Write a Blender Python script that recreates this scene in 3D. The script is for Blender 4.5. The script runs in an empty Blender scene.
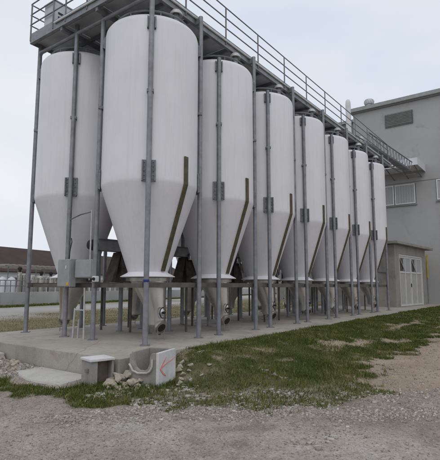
import bpy, bmesh, math, random
import numpy as np
from mathutils import Vector, Matrix

random.seed(7)
rng = np.random.default_rng(7)
R = math.radians
scene = bpy.context.scene
COL = scene.collection

# ---------------------------------------------------------------- camera
cam_d = bpy.data.cameras.new('camera')
cam = bpy.data.objects.new('camera', cam_d)
COL.objects.link(cam)
cam.location = (-6.608, -6.72, 1.192)
cam.rotation_euler = (R(90 + 7.082), R(-0.07), R(36.293 - 90))
cam_d.sensor_fit = 'HORIZONTAL'
cam_d.sensor_width = 36.0
cam_d.lens = 36.0 * 451.5 / 440.0
cam_d.clip_start = 0.05
cam_d.clip_end = 2000
scene.camera = cam

# ---------------------------------------------------------------- world, sun, exposure
SUN_EL, SUN_AZ = 52.0, 215.0          # azimuth measured from +X towards +Y
world = bpy.data.worlds.new('World')
scene.world = world
world.use_nodes = True
wn, wl = world.node_tree.nodes, world.node_tree.links
wn.clear()
w_out = wn.new('ShaderNodeOutputWorld')
w_bg = wn.new('ShaderNodeBackground')
w_bg.inputs['Strength'].default_value = 0.1
sky = wn.new('ShaderNodeTexSky')
sky.sky_type = 'NISHITA'
sky.sun_disc = False
sky.sun_elevation = R(SUN_EL)
sky.sun_rotation = R(90 - SUN_AZ)
sky.air_density = 1.0
sky.dust_density = 3.0
sky.ozone_density = 1.0
hsv = wn.new('ShaderNodeHueSaturation')
hsv.inputs['Saturation'].default_value = 0.35
hsv.inputs['Value'].default_value = 1.0
wtc = wn.new('ShaderNodeTexCoord')
wmap = wn.new('ShaderNodeMapping')
wmap.inputs['Scale'].default_value = (1.0, 1.0, 2.6)
wno = wn.new('ShaderNodeTexNoise')
wno.inputs['Scale'].default_value = 1.7
wno.inputs['Detail'].default_value = 4.0
wno.inputs['Roughness'].default_value = 0.5
wramp = wn.new('ShaderNodeValToRGB')
wramp.color_ramp.elements[0].position = 0.3
wramp.color_ramp.elements[0].color = (7.0, 7.7, 8.9, 1)
wramp.color_ramp.elements[1].position = 0.72
wramp.color_ramp.elements[1].color = (9.1, 9.3, 9.6, 1)
wmix = wn.new('ShaderNodeMixRGB')
wmix.inputs['Fac'].default_value = 0.93
wl.new(wtc.outputs['Generated'], wmap.inputs['Vector'])
wl.new(wmap.outputs['Vector'], wno.inputs['Vector'])
wl.new(wno.outputs['Fac'], wramp.inputs['Fac'])
wl.new(sky.outputs['Color'], hsv.inputs['Color'])
wl.new(hsv.outputs['Color'], wmix.inputs['Color1'])
wl.new(wramp.outputs['Color'], wmix.inputs['Color2'])
wl.new(wmix.outputs['Color'], w_bg.inputs['Color'])
wl.new(w_bg.outputs['Background'], w_out.inputs['Surface'])

sun_d = bpy.data.lights.new('sun', 'SUN')
sun_d.energy = 0.5
sun_d.angle = R(25)
sun_d.color = (1.0, 0.965, 0.92)
sun = bpy.data.objects.new('sun', sun_d)
COL.objects.link(sun)
sd = Vector((math.cos(R(SUN_EL)) * math.cos(R(SUN_AZ)), math.cos(R(SUN_EL)) * math.sin(R(SUN_AZ)), math.sin(R(SUN_EL))))
sun.rotation_euler = (-sd).to_track_quat('-Z', 'Y').to_euler()

scene.view_settings.view_transform = 'Standard'
scene.view_settings.look = 'None'
scene.view_settings.exposure = 0.0
scene.view_settings.gamma = 1.0
scene.view_settings.use_curve_mapping = False

# ---------------------------------------------------------------- material helpers
def rgb(c):
    return (c[0], c[1], c[2], 1.0)

class NT:
    def __init__(self, name):
        self.m = bpy.data.materials.new(name)
        self.m.use_nodes = True
        self.n = self.m.node_tree.nodes
        self.l = self.m.node_tree.links
        self.b = self.n['Principled BSDF']
        self.tc = self.n.new('ShaderNodeTexCoord')
    def coords(self, space='Object', scale=(1, 1, 1), rnd=False):
        mp = self.n.new('ShaderNodeMapping')
        mp.inputs['Scale'].default_value = scale
        self.l.new(self.tc.outputs[space], mp.inputs['Vector'])
        if rnd:
            oi = self.n.new('ShaderNodeObjectInfo')
            ml = self.n.new('ShaderNodeMath'); ml.operation = 'MULTIPLY'; ml.inputs[1].default_value = 37.0
            self.l.new(oi.outputs['Random'], ml.inputs[0])
            self.l.new(ml.outputs[0], mp.inputs['Location'])
        return mp.outputs['Vector']
    def noise(self, vec, scale, detail=5, rough=0.55, dist=0.0):
        t = self.n.new('ShaderNodeTexNoise')
        t.inputs['Scale'].default_value = scale
        t.inputs['Detail'].default_value = detail
        t.inputs['Roughness'].default_value = rough
        t.inputs['Distortion'].default_value = dist
        self.l.new(vec, t.inputs['Vector'])
        return t.outputs['Fac']
    def voro(self, vec, scale, out='Distance', feature='F1'):
        t = self.n.new('ShaderNodeTexVoronoi')
        t.feature = feature
        t.inputs['Scale'].default_value = scale
        self.l.new(vec, t.inputs['Vector'])
        return t.outputs[out]
    def ramp(self, fac, stops):
        r = self.n.new('ShaderNodeValToRGB')
        e = r.color_ramp.elements
        while len(e) < len(stops):
            e.new(0.5)
        for i, (p, c) in enumerate(stops):
            e[i].position = p
            e[i].color = rgb(c) if not isinstance(c, (int, float)) else (c, c, c, 1)
        self.l.new(fac, r.inputs['Fac'])
        return r.outputs['Color']
    def mix(self, fac, a, b, mode='MIX'):
        t = self.n.new('ShaderNodeMixRGB')
        t.blend_type = mode
        for k, v in (('Fac', fac), ('Color1', a), ('Color2', b)):
            if isinstance(v, (int, float)):
                t.inputs[k].default_value = v if k == 'Fac' else (v, v, v, 1)
            elif isinstance(v, tuple):
                t.inputs[k].default_value = rgb(v)
            else:
                self.l.new(v, t.inputs[k])
        return t.outputs['Color']
    def attr(self, name):
        a = self.n.new('ShaderNodeAttribute')
        a.attribute_name = name
        return a
    def bump(self, h, strength, dist=0.02):
        b = self.n.new('ShaderNodeBump')
        b.inputs['Strength'].default_value = strength
        b.inputs['Distance'].default_value = dist
        self.l.new(h, b.inputs['Height'])
        self.l.new(b.outputs['Normal'], self.b.inputs['Normal'])
    def col(self, c):
        if isinstance(c, tuple):
            self.b.inputs['Base Color'].default_value = rgb(c)
        else:
            self.l.new(c, self.b.inputs['Base Color'])
    def set(self, rough=None, metal=None, spec=None):
        if rough is not None:
            if isinstance(rough, (int, float)):
                self.b.inputs['Roughness'].default_value = rough
            else:
                self.l.new(rough, self.b.inputs['Roughness'])
        if metal is not None:
            self.b.inputs['Metallic'].default_value = metal
        if spec is not None:
            self.b.inputs['Specular IOR Level'].default_value = spec
        return self.m

def metal_mat(name, c, rough, metal, var=0.25, scale=6.0, streak=False):
    t = NT(name)
    v = t.coords('Object', (1, 1, 0.25 if streak else 1), rnd=True)
    f = t.noise(v, scale, 6, 0.6)
    lo = tuple(x * (1 - var) for x in c)
    hi = tuple(min(1, x * (1 + var)) for x in c)
    t.col(t.ramp(f, [(0.3, lo), (0.7, hi)]))
    rf = t.noise(v, scale * 2.3, 4)
    t.set(t.ramp(rf, [(0.3, max(0.05, rough - 0.1)), (0.7, min(1, rough + 0.12))]), metal)
    t.bump(t.noise(v, scale * 9, 3), 0.06, 0.004)
    return t.m

def paint_white():
    t = NT('white_tank_paint')
    v = t.coords('Object', (1, 1, 1), rnd=True)
    vs = t.coords('Object', (5, 5, 0.22), rnd=True)
    base = t.ramp(t.noise(v, 1.1, 5, 0.6), [(0.3, (0.685, 0.672, 0.70)), (0.7, (0.735, 0.722, 0.748))])
    streak = t.ramp(t.noise(vs, 2.6, 6, 0.65), [(0.5, 0.0), (0.78, 1.0)])
    c = t.mix(t.mix(1.0, streak, 0.26, 'MULTIPLY'), base, (0.44, 0.42, 0.38))
    spots = t.ramp(t.noise(v, 34, 3, 0.5), [(0.68, 0.0), (0.76, 0.22)])
    c = t.mix(spots, c, (0.4, 0.37, 0.33))
    t.col(c)
    t.set(t.ramp(t.noise(v, 3, 4), [(0.3, 0.38), (0.7, 0.52)]), 0.0, 0.4)
    t.bump(t.noise(v, 1.6, 3), 0.10, 0.03)
    return t.m

def concrete_mat(name, c, scale=1.0, dark=0.55, bump=0.35, cracks=False):
    t = NT(name)
    v = t.coords('Object')
    big = t.noise(v, 0.7 * scale, 7, 0.62, 0.3)
    c1 = t.ramp(big, [(0.28, tuple(x * dark for x in c)), (0.5, c), (0.75, tuple(min(1, x * 1.18) for x in c))])
    fine = t.noise(v, 55, 4, 0.7)
    c2 = t.mix(0.35, c1, t.ramp(fine, [(0.3, 0.3), (0.7, 0.72)]), 'OVERLAY')
    st = t.ramp(t.noise(v, 3.4 * scale, 8, 0.7, 0.8), [(0.56, 0.0), (0.72, 0.45)])
    c3 = t.mix(st, c2, tuple(x * 0.5 for x in c))
    if cracks:
        mpn = t.n.new('ShaderNodeMixRGB'); mpn.inputs['Fac'].default_value = 0.22
        ns = t.n.new('ShaderNodeTexNoise'); ns.inputs['Scale'].default_value = 1.8; ns.inputs['Detail'].default_value = 5
        t.l.new(v, ns.inputs['Vector']); t.l.new(v, mpn.inputs['Color1']); t.l.new(ns.outputs['Color'], mpn.inputs['Color2'])
        ed = t.voro(mpn.outputs['Color'], 0.55, 'Distance', 'DISTANCE_TO_EDGE')
        c3 = t.mix(t.ramp(ed, [(0.0, 0.4), (0.007, 0.0)]), c3, tuple(x * 0.3 for x in c))
        sp = t.ramp(t.noise(v, 1.3, 7, 0.7, 1.2), [(0.55, 0.0), (0.63, 0.4)])
        c3 = t.mix(sp, c3, (c[0] * 0.62, c[1] * 0.58, c[2] * 0.54))
        vv = t.coords('Object', (4, 4, 0.25))
        c3 = t.mix(t.ramp(t.noise(vv, 2.2, 6, 0.7), [(0.52, 0.0), (0.75, 0.35)]), c3, tuple(x * 0.5 for x in c))
    t.col(c3)
    t.set(0.9, 0, 0.25)
    hb = t.mix(0.5, fine, t.noise(v, 9, 6, 0.65))
    t.bump(hb, bump, 0.02)
    return t.m

def plain(name, c, rough=0.6, var=0.15, scale=5.0, metal=0.0, bump=0.1):
    t = NT(name)
    v = t.coords('Object', rnd=True)
    t.col(t.ramp(t.noise(v, scale, 6, 0.6), [(0.3, tuple(x * (1 - var) for x in c)), (0.7, tuple(min(1, x * (1 + var)) for x in c))]))
    t.set(rough, metal, 0.35)
    if bump:
        t.bump(t.noise(v, scale * 8, 4), bump, 0.01)
    return t.m

M = {}
M['white'] = paint_white()
M['galv'] = metal_mat('galvanised_steel', (0.235, 0.24, 0.255), 0.5, 0.45, 0.22, 5)
M['galv_dark'] = metal_mat('weathered_steel', (0.18, 0.185, 0.195), 0.6, 0.25, 0.3, 4)
M['bracket'] = metal_mat('bracket_steel', (0.17, 0.175, 0.185), 0.5, 0.4, 0.3, 12)
M['deck'] = metal_mat('deck_plate_steel', (0.46, 0.47, 0.48), 0.62, 0.1, 0.3, 2)
M['stain'] = metal_mat('stainless_steel', (0.60, 0.59, 0.57), 0.27, 0.95, 0.12, 3, True)
M['stain_dull'] = metal_mat('dull_stainless_steel', (0.36, 0.335, 0.30), 0.42, 0.85, 0.3, 5, True)
M['capgrey'] = metal_mat('vent_cap_steel', (0.47, 0.465, 0.45), 0.5, 0.2, 0.2, 8)
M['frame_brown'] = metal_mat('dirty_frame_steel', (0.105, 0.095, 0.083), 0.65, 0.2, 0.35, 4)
M['pale'] = metal_mat('pale_galvanised_steel', (0.62, 0.63, 0.65), 0.42, 0.2, 0.12, 8)
M['rust'] = plain('brown_stained_steel', (0.075, 0.062, 0.052), 0.75, 0.5, 7)
M['black'] = plain('black_rubber', (0.016, 0.016, 0.017), 0.55, 0.2, 5)
M['bore'] = plain('outlet_bore_shade', (0.022, 0.017, 0.012), 0.8, 0.5, 20)  # near-black colour stands in for the shade inside the outlet
M['olive'] = plain('olive_channel_paint', (0.092, 0.078, 0.040), 0.65, 0.35, 9)
M['blue'] = plain('blue_plastic', (0.02, 0.035, 0.16), 0.4, 0.1, 5)
M['cabinet'] = plain('grey_cabinet_paint', (0.30, 0.31, 0.315), 0.45, 0.12, 4, 0.1)
M['cabinet_light'] = plain('pale_cabinet_paint', (0.46, 0.48, 0.49), 0.4, 0.1, 4, 0.1)
M['yellow'] = plain('yellow_paint', (0.55, 0.36, 0.03), 0.5, 0.2, 8)
M['ywarn'] = plain('orange_sticker', (0.62, 0.33, 0.02), 0.5, 0.15, 20)
M['conc'] = concrete_mat('platform_concrete', (0.375, 0.340, 0.298), 1.0, 0.7, 0.35, True)
M['conc_box'] = concrete_mat('precast_concrete', (0.30, 0.285, 0.26), 3.0, 0.6)
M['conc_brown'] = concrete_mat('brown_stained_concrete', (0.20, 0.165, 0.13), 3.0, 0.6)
M['conc_pale'] = concrete_mat('pale_precast_concrete', (0.60, 0.59, 0.585), 3.0, 0.75, 0.2)
M['conc_slab'] = concrete_mat('slab_concrete', (0.47, 0.45, 0.415), 2.0, 0.7)
M['red'] = plain('red_spray_paint', (0.70, 0.30, 0.26), 0.8, 0.25, 30)
M['plaster'] = concrete_mat('grey_plaster', (0.372, 0.370, 0.366), 0.25, 0.9, 0.12)
M['plaster_dk'] = concrete_mat('dark_grey_plaster', (0.235, 0.232, 0.225), 0.4, 0.8, 0.15)
M['trim'] = plain('grey_eave_metal', (0.30, 0.31, 0.30), 0.5, 0.15, 3)
M['louvre'] = plain('dark_louvre_metal', (0.12, 0.12, 0.115), 0.6, 0.2, 6)
M['frame_white'] = plain('white_window_frame', (0.66, 0.67, 0.67), 0.45, 0.08, 6)
M['blind'] = plain('grey_window_blind', (0.38, 0.385, 0.40), 0.6, 0.1, 12)
M['block'] = concrete_mat('shed_render', (0.285, 0.268, 0.245), 1.2, 0.6, 0.45)
M['door'] = plain('grey_door_metal', (0.40, 0.39, 0.375), 0.5, 0.12, 3)
M['door_frame'] = plain('pale_door_frame', (0.56, 0.555, 0.54), 0.5, 0.12, 5)
M['roofbrown'] = plain('brown_sheet_roof', (0.046, 0.026, 0.020), 0.8, 0.25, 0.6)
M['farwall'] = plain('white_far_wall', (0.60, 0.60, 0.61), 0.8, 0.08, 0.5)
M['lowwall'] = concrete_mat('low_wall_concrete', (0.42, 0.42, 0.41), 0.5, 0.85, 0.2)
M['pergola'] = plain('weathered_timber', (0.30, 0.27, 0.235), 0.8, 0.12, 3)
M['white_plain'] = plain('white_sheet', (0.62, 0.63, 0.64), 0.5, 0.08, 3)
t_ = NT('window_glass')
t_.col((0.03, 0.033, 0.036)); t_.set(0.08, 0, 0.6)
M['glass'] = t_.m

def stone_mat():
    t = NT('limestone_rubble')
    v = t.coords('Object', rnd=True)
    a = t.ramp(t.noise(v, 9, 6, 0.65), [(0.3, (0.34, 0.29, 0.22)), (0.55, (0.52, 0.465, 0.37)), (0.8, (0.66, 0.615, 0.53))])
    t.col(a); t.set(0.92, 0, 0.2)
    t.bump(t.noise(v, 30, 6, 0.7), 0.6, 0.02)
    return t.m
M['stone'] = stone_mat()

def gravel_mat():
    t = NT('gravel_stones')
    a = t.attr('tint')
    c = t.ramp(a.outputs['Fac'], [(0.0, (0.18, 0.148, 0.122)), (0.35, (0.275, 0.232, 0.196)), (0.7, (0.37, 0.325, 0.283)), (0.93, (0.44, 0.41, 0.375)), (1.0, (0.55, 0.525, 0.485))])
    v = t.coords('Object')
    c = t.mix(0.5, c, t.ramp(t.noise(v, 90, 3), [(0.3, 0.35), (0.7, 0.65)]), 'OVERLAY')
    t.col(c); t.set(0.9, 0, 0.25)
    return t.m
M['gravel'] = gravel_mat()

def grass_mat():
    t = NT('grass_blades')
    a = t.attr('tint')
    c = t.ramp(a.outputs['Fac'], [(0.0, (0.034, 0.044, 0.010)), (0.45, (0.074, 0.099, 0.018)), (0.78, (0.142, 0.156, 0.040)), (0.9, (0.19, 0.16, 0.07)), (1.0, (0.30, 0.245, 0.14))])
    t.col(c); t.set(0.75, 0, 0.15)
    return t.m
M['grass'] = grass_mat()

def ground_mat():
    t = NT('ground_gravel_and_soil')
    v = t.coords('Object')
    big = t.noise(v, 0.55, 6, 0.6, 0.3)
    fine = t.noise(v, 38, 6, 0.75)
    peb = t.voro(v, 42, 'Color')
    pebd = t.voro(v, 42, 'Distance')
    g = t.ramp(big, [(0.3, (0.25, 0.207, 0.172)), (0.5, (0.32, 0.270, 0.230)), (0.72, (0.38, 0.330, 0.288))])
    pt = t.noise(v, 1.6, 7, 0.68, 0.6)
    g = t.mix(t.ramp(pt, [(0.47, 0.0), (0.66, 0.7)]), g, (0.17, 0.138, 0.112))
    g = t.mix(t.ramp(t.noise(v, 0.9, 6, 0.7, 0.4), [(0.49, 0.0), (0.68, 0.6)]), g, (0.45, 0.42, 0.385))
    g = t.mix(0.6, g, t.ramp(fine, [(0.28, 0.22), (0.72, 0.78)]), 'OVERLAY')
    g = t.mix(0.30, g, t.ramp(peb, [(0.1, 0.25), (0.9, 0.8)]), 'OVERLAY')
    tan = t.ramp(t.noise(v, 1.4, 6, 0.65), [(0.3, (0.27, 0.205, 0.15)), (0.7, (0.40, 0.315, 0.24))])
    tan = t.mix(0.5, tan, t.ramp(fine, [(0.28, 0.25), (0.72, 0.75)]), 'OVERLAY')
    c = t.mix(t.attr('tan').outputs['Fac'], g, tan)
    soil = t.ramp(t.noise(v, 7, 6, 0.7), [(0.3, (0.040, 0.048, 0.016)), (0.58, (0.080, 0.085, 0.032)), (0.82, (0.19, 0.16, 0.10))])
    c = t.mix(t.attr('grass').outputs['Fac'], c, soil)
    dry = t.ramp(t.noise(v, 0.9, 8, 0.72), [(0.3, (0.12, 0.108, 0.05)), (0.55, (0.20, 0.172, 0.095)), (0.75, (0.30, 0.262, 0.175))])
    c = t.mix(t.attr('dry').outputs['Fac'], c, dry)
    road = t.ramp(t.noise(v, 0.5, 5, 0.6), [(0.3, (0.33, 0.32, 0.30)), (0.7, (0.41, 0.40, 0.385))])
    c = t.mix(t.attr('road').outputs['Fac'], c, road)
    t.col(c); t.set(0.95, 0, 0.2)
    hb = t.mix(0.5, fine, pebd)
    t.bump(hb, 0.55, 0.02)
    return t.m
M['ground'] = ground_mat()

# ---------------------------------------------------------------- mesh helpers
class MB:
    """collects shapes for ONE mesh"""
    def __init__(self):
        self.v, self.f = [], []
    def add(self, vs, fs):
        o = len(self.v)
        self.v.extend([tuple(x) for x in vs])
        self.f.extend([tuple(i + o for i in f) for f in fs])
        return self
    def box(self, c, s, rz=0.0, mat=None):
        hx, hy, hz = s[0] / 2, s[1] / 2, s[2] / 2
        vs = []
        ca, sa = math.cos(rz), math.sin(rz)
        for dz in (-hz, hz):
            for dx, dy in ((-hx, -hy), (hx, -hy), (hx, hy), (-hx, hy)):
                q = Vector((dx, dy, dz))
                if mat is not None:
                    q = mat @ q
                else:
                    q = Vector((dx * ca - dy * sa, dx * sa + dy * ca, dz))
                vs.append(q + Vector(c))
        return self.add(vs, [(3, 2, 1, 0), (4, 5, 6, 7), (0, 1, 5, 4), (1, 2, 6, 5), (2, 3, 7, 6), (3, 0, 4, 7)])
    def span(self, x0, x1, y0, y1, z0, z1):
        return self.box(((x0 + x1) / 2, (y0 + y1) / 2, (z0 + z1) / 2), (abs(x1 - x0), abs(y1 - y0), abs(z1 - z0)))
    def tube(self, pts, r, n=10, caps=True, r1=None):
        pts = [Vector(p) for p in pts]
        rings = []
        prev = None
        for i, p in enumerate(pts):
            if i == 0:
                d = pts[1] - pts[0]
            elif i == len(pts) - 1:
                d = pts[-1] - pts[-2]
            else:
                d = (pts[i + 1] - pts[i]).normalized() + (pts[i] - pts[i - 1]).normalized()
            d.normalize()
            if prev is None:
                a = Vector((0, 0, 1)) if abs(d.z) < 0.9 else Vector((1, 0, 0))
                u = d.cross(a).normalized()
            else:
                u = (prev - d * prev.dot(d)).normalized()
            prev = u
            w = d.cross(u)
            rr = r if r1 is None else r + (r1 - r) * i / (len(pts) - 1)
            rings.append([p + (u * math.cos(2 * math.pi * k / n) + w * math.sin(2 * math.pi * k / n)) * rr for k in range(n)])
        vs = [q for rg in rings for q in rg]
        fs = []
        for i in range(len(rings) - 1):
            for k in range(n):
                k2 = (k + 1) % n
                fs.append((i * n + k, i * n + k2, (i + 1) * n + k2, (i + 1) * n + k))
        if caps:
            fs.append(tuple(reversed(range(n))))
            fs.append(tuple(range((len(rings) - 1) * n, len(rings) * n)))
        return self.add(vs, fs)
    def lathe(self, prof, n=48, c=(0, 0, 0), axis=None, offs=None):
        """prof: list of (r, z); optional per-ring centre offsets"""
        vs, fs = [], []
        idx = []
        for i, (r, z) in enumerate(prof):
            ox, oy = (0, 0) if offs is None else offs[i]
            if r < 1e-6:
                idx.append([len(vs)]); vs.append(Vector((ox, oy, z)))
            else:
                idx.append(list(range(len(vs), len(vs) + n)))
                for k in range(n):
                    a = 2 * math.pi * k / n
                    vs.append(Vector((ox + r * math.cos(a), oy + r * math.sin(a), z)))
        for i in range(len(prof) - 1):
            A, B = idx[i], idx[i + 1]
            for k in range(n):
                k2 = (k + 1) % n
                if len(A) == 1 and len(B) == 1:
                    continue
                if len(A) == 1:
                    fs.append((A[0], B[k2], B[k]))
                elif len(B) == 1:
                    fs.append((A[k], A[k2], B[0]))
                else:
                    fs.append((A[k], A[k2], B[k2], B[k]))
        if axis is not None:
            q = Vector((0, 0, 1)).rotation_difference(Vector(axis).normalized())
            vs = [q @ x for x in vs]
        vs = [x + Vector(c) for x in vs]
        return self.add(vs, fs)
    def mesh(self, name, mat, smooth=None, bevel=0.0):
        me = bpy.data.meshes.new(name)
        me.from_pydata(self.v, [], self.f)
        bm = bmesh.new(); bm.from_mesh(me)
        bmesh.ops.recalc_face_normals(bm, faces=bm.faces)
        if bevel > 0:
            bmesh.ops.bevel(bm, geom=list(bm.edges), offset=bevel, segments=2, profile=0.6, affect='EDGES', clamp_overlap=True)
        bm.to_mesh(me); bm.free()
        if smooth is not None:
            for p in me.polygons:
                p.use_smooth = True
            me.set_sharp_from_angle(angle=R(smooth))
        me.materials.append(M[mat])
        return me
    def build(self, name, mat, parent=None, smooth=None, bevel=0.0, loc=None, rz=0.0):
        o = bpy.data.objects.new(name, self.mesh(name, mat, smooth, bevel))
        COL.objects.link(o)
        if parent is not None:
            o.parent = parent
        if loc is not None:
            o.location = loc
        o.rotation_euler.z = rz
        return o

def empty(name, loc=(0, 0, 0), rz=0.0):
    o = bpy.data.objects.new(name, None)
    o.empty_display_size = 0.2
    COL.objects.link(o)
    o.location = loc
    o.rotation_euler.z = rz
    return o

def tag(o, label=None, cat=None, group=None, kind=None):
    if label: o['label'] = label
    if cat: o['category'] = cat
    if group: o['group'] = group
    if kind or cat: o['kind'] = kind or 'thing'
    return o

KIDS = {}
def put(me, name, parent, loc=(0, 0, 0), rz=0.0):
    o = bpy.data.objects.new(name, me)
    COL.objects.link(o)
    o.parent = parent
    o.location = loc
    o.rotation_euler.z = rz
    return o

def copy_tree(o, parent=None):
    c = o.copy()
    COL.objects.link(c)
    c.parent = parent
    for ch in [x for x in bpy.data.objects if x.parent == o]:
        copy_tree(ch, c)
    return c

def sstep(x, a, b):
    t = np.clip((x - a) / (b - a), 0, 1)
    return t * t * (3 - 2 * t)

# value noise in numpy for ground masks
_perm = rng.random((256, 256))
def vnoise(x, y, s):
    x = x * s + 100.0; y = y * s + 100.0
    xi = np.floor(x).astype(int); yi = np.floor(y).astype(int)
    fx = x - xi; fy = y - yi
    fx = fx * fx * (3 - 2 * fx); fy = fy * fy * (3 - 2 * fy)
    g = lambda a, b: _perm[a % 256, b % 256]
    return (g(xi, yi) * (1 - fx) + g(xi + 1, yi) * fx) * (1 - fy) + (g(xi, yi + 1) * (1 - fx) + g(xi + 1, yi + 1) * fx) * fy
def fbm(x, y, s, o=4):
    v = 0; a = 0.5
    for k in range(o):
        v = v + a * vnoise(x + 17.3 * k, y - 9.1 * k, s * 2 ** k); a *= 0.5
    return v / (1 - 0.5 ** o)

# ---------------------------------------------------------------- layout numbers
A, S = 1.71, 2.506            # square of legs, spacing of tanks along the row
CX, CY = A / 2, 0.83          # axis of the first front tank
BY = 2.70                     # back row offset
NT_ = 7
PX0, PX1, PY0, PY1 = -1.45, 27.95, -0.88, 4.9     # concrete platform

# ---------------------------------------------------------------- ground
def height(x, y):
    base = -0.37 + 0.31 * sstep(x, 3, 22)
    edge = -0.37 + 0.345 * sstep(x, -0.95, 0.35)
    d = np.maximum(0, PY0 - y)
    front = edge + (base - edge) * sstep(d, 0, 2.6)
    back = -0.37 + 0.22 * np.maximum(sstep(x, -1, 3), sstep(y, 3.5, 8))
    z = np.where(y < 2, front, back)
    z = z + (fbm(x, y, 0.9, 3) - 0.5) * 0.035 * (1 - sstep(np.abs(d), 3, 30)) * (np.hypot(x + 3, y + 3) < 40)
    # heap of stones against the left wall
    z = z + 0.09 * np.exp(-((x + 1.75) ** 2 / 0.12 + (y - 2.2) ** 2 / 0.5))
    return z

POLY = np.array([(-3.5, 3.2), (-3.15, 1.2), (-3.02, 0.18), (-2.88, -0.98), (-2.62, -1.66), (-2.25, -2.42), (-1.95, -2.97), (-1.70, -3.50),
                 (-1.25, -3.98), (-0.65, -4.40), (-0.15, -4.72), (0.85, -4.45), (1.2, -3.95), (2.17, -4.08), (3.0, -3.55), (4.33, -3.89), (7.43, -4.04), (18, -2.9), (28, -2.0),
                 (28, -0.7), (-1.4, -0.7), (-2.1, -0.4), (-2.4, 0.2), (-2.35, 1.3), (-2.5, 3.2)])
def inside(x, y, poly):
    r = np.zeros(x.shape, bool)
    n = len(poly)
    j = n - 1
    for i in range(n):
        xi, yi = poly[i]; xj, yj = poly[j]
        c = ((yi > y) != (yj > y)) & (x < (xj - xi) * (y - yi) / (yj - yi + 1e-12) + xi)
        r ^= c
        j = i
    return r
def gmask(x, y):
    """0..1 grass cover of the verge"""
    wx = x + (fbm(x, y, 2.2, 3) - 0.5) * 0.9
    wy = y + (fbm(x + 40, y, 2.2, 3) - 0.5) * 0.9
    m = inside(wx, wy, POLY).astype(float)
    # bare dirt patches in the verge
    for (px, py, ax, ay, ang) in ((4.8, -2.5, 1.5, 0.32, -0.22), (10.5, -2.3, 2.4, 0.28, -0.05), (6.6, -3.2, 0.8, 0.2, -0.1)):
        c, s = math.cos(ang), math.sin(ang)
        u = ((wx - px) * c + (wy - py) * s) / ax; v = (-(wx - px) * s + (wy - py) * c) / ay
        m = m * (1 - np.exp(-(u * u + v * v) ** 2))
    # stony band near the gravel
    for (px, py, r) in ((-1.05, -2.9, 0.65), (-0.6, -3.5, 0.6), (0.3, -3.9, 0.5), (-1.6, -2.2, 0.4)):
        m = m * (1 - 0.62 * np.exp(-((wx - px) ** 2 + (wy - py) ** 2) / r ** 2))
    rag = fbm(x + 3, y + 11, 3.1, 4)
    dist = inside(wx + 0.0, wy - 0.28, POLY) & inside(wx - 0.16, wy, POLY)
    m = m * np.where(dist, np.clip((rag - 0.22) * 7, 0.4, 1), np.clip((rag - 0.40) * 7, 0.0, 1))
    m = m * np.clip(1.15 - 1.6 * np.clip(fbm(x - 21, y + 5, 1.25, 4) - 0.63, 0, 1) * 3.5, 0.3, 1)
    m = np.maximum(m, 0.95 * np.exp(-(((x - 0.5) / 1.5) ** 2 + ((y + 1.45) / 0.55) ** 2) ** 2) * (rag > 0.36))
    return m
def tanmask(x, y):
    a = sstep(x + 0.35 * (y + 5) + (fbm(x, y, 1.1, 3) - 0.5) * 1.4, -0.3, 1.0) * (y < -1)
    return a

def lines(a, b, step, far):
    c = [a]
    s = step
    left = []
    p = a
    while p > -far:
        s *= 1.6; p -= s; left.append(p)
    mid = list(np.arange(a, b, step))
    right = [b]
    s = step; p = b
    while p < far:
        s *= 1.6; p += s; right.append(p)
    return np.array(sorted(left) + mid + right)
gx = lines(-7.5, 29, 0.10, 700)
gy = lines(-8.5, 6.0, 0.10, 700)
GXm, GYm = np.meshgrid(gx, gy)
GZ = height(GXm, GYm)
nx, ny = len(gx), len(gy)
verts = np.stack([GXm, GYm, GZ], -1).reshape(-1, 3)
ii = np.arange(nx * ny).reshape(ny, nx)
quads = np.stack([ii[:-1, :-1], ii[:-1, 1:], ii[1:, 1:], ii[1:, :-1]], -1).reshape(-1, 4)
def np_mesh(name, verts, faces, mat, attrs=None, smooth=False):
    me = bpy.data.meshes.new(name)
    k = faces.shape[1]
    me.vertices.add(len(verts)); me.vertices.foreach_set('co', np.ascontiguousarray(verts, np.float32).ravel())
    me.loops.add(faces.size); me.loops.foreach_set('vertex_index', np.ascontiguousarray(faces, np.int32).ravel())
    me.polygons.add(len(faces))
    me.polygons.foreach_set('loop_start', np.arange(0, faces.size, k, dtype=np.int32))
    me.polygons.foreach_set('loop_total', np.full(len(faces), k, np.int32))
    if smooth:
        me.polygons.foreach_set('use_smooth', np.ones(len(faces), bool))
    me.update(calc_edges=True)
    for an, av in (attrs or {}).items():
        at = me.attributes.new(an, 'FLOAT', 'POINT')
        at.data.foreach_set('value', np.ascontiguousarray(av, np.float32).ravel())
    me.validate()
    me.materials.append(M[mat])
    return me
xr, yr = verts[:, 0], verts[:, 1]
n_ = np.array([-0.21, 0.977]); n_ /= np.linalg.norm(n_); t__ = np.array([n_[1], -n_[0]])
LW0 = np.array([8.63, 21.89])
dl = (xr - LW0[0]) * n_[0] + (yr - LW0[1]) * n_[1]        # distance behind the low wall line
edge_n = (fbm(xr, yr, 0.35, 3) - 0.5) * 1.5
a_dry = ((yr > PY1 - 0.6) & (xr > -1.6)) * sstep(dl + edge_n, -14.5, -16.0 + 3.0) * 0
a_dry = np.where((yr > 4.0), 1 - sstep(dl + edge_n, -8.2, -7.2), 0.0)
a_dry = np.maximum(a_dry, np.where((dl > -1.5) & (dl < 2), 0.9, 0))
a_road = np.where((yr > 4.0) & (dl < -1.4), sstep(dl + edge_n, -8.2, -7.2), 0.0)
ground_me = np_mesh('ground', verts, quads, 'ground', {'grass': gmask(xr, yr), 'tan': tanmask(xr, yr), 'dry': a_dry, 'road': a_road}, True)
ground = bpy.data.objects.new('ground', ground_me); COL.objects.link(ground)
tag(ground, kind='structure')

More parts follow.
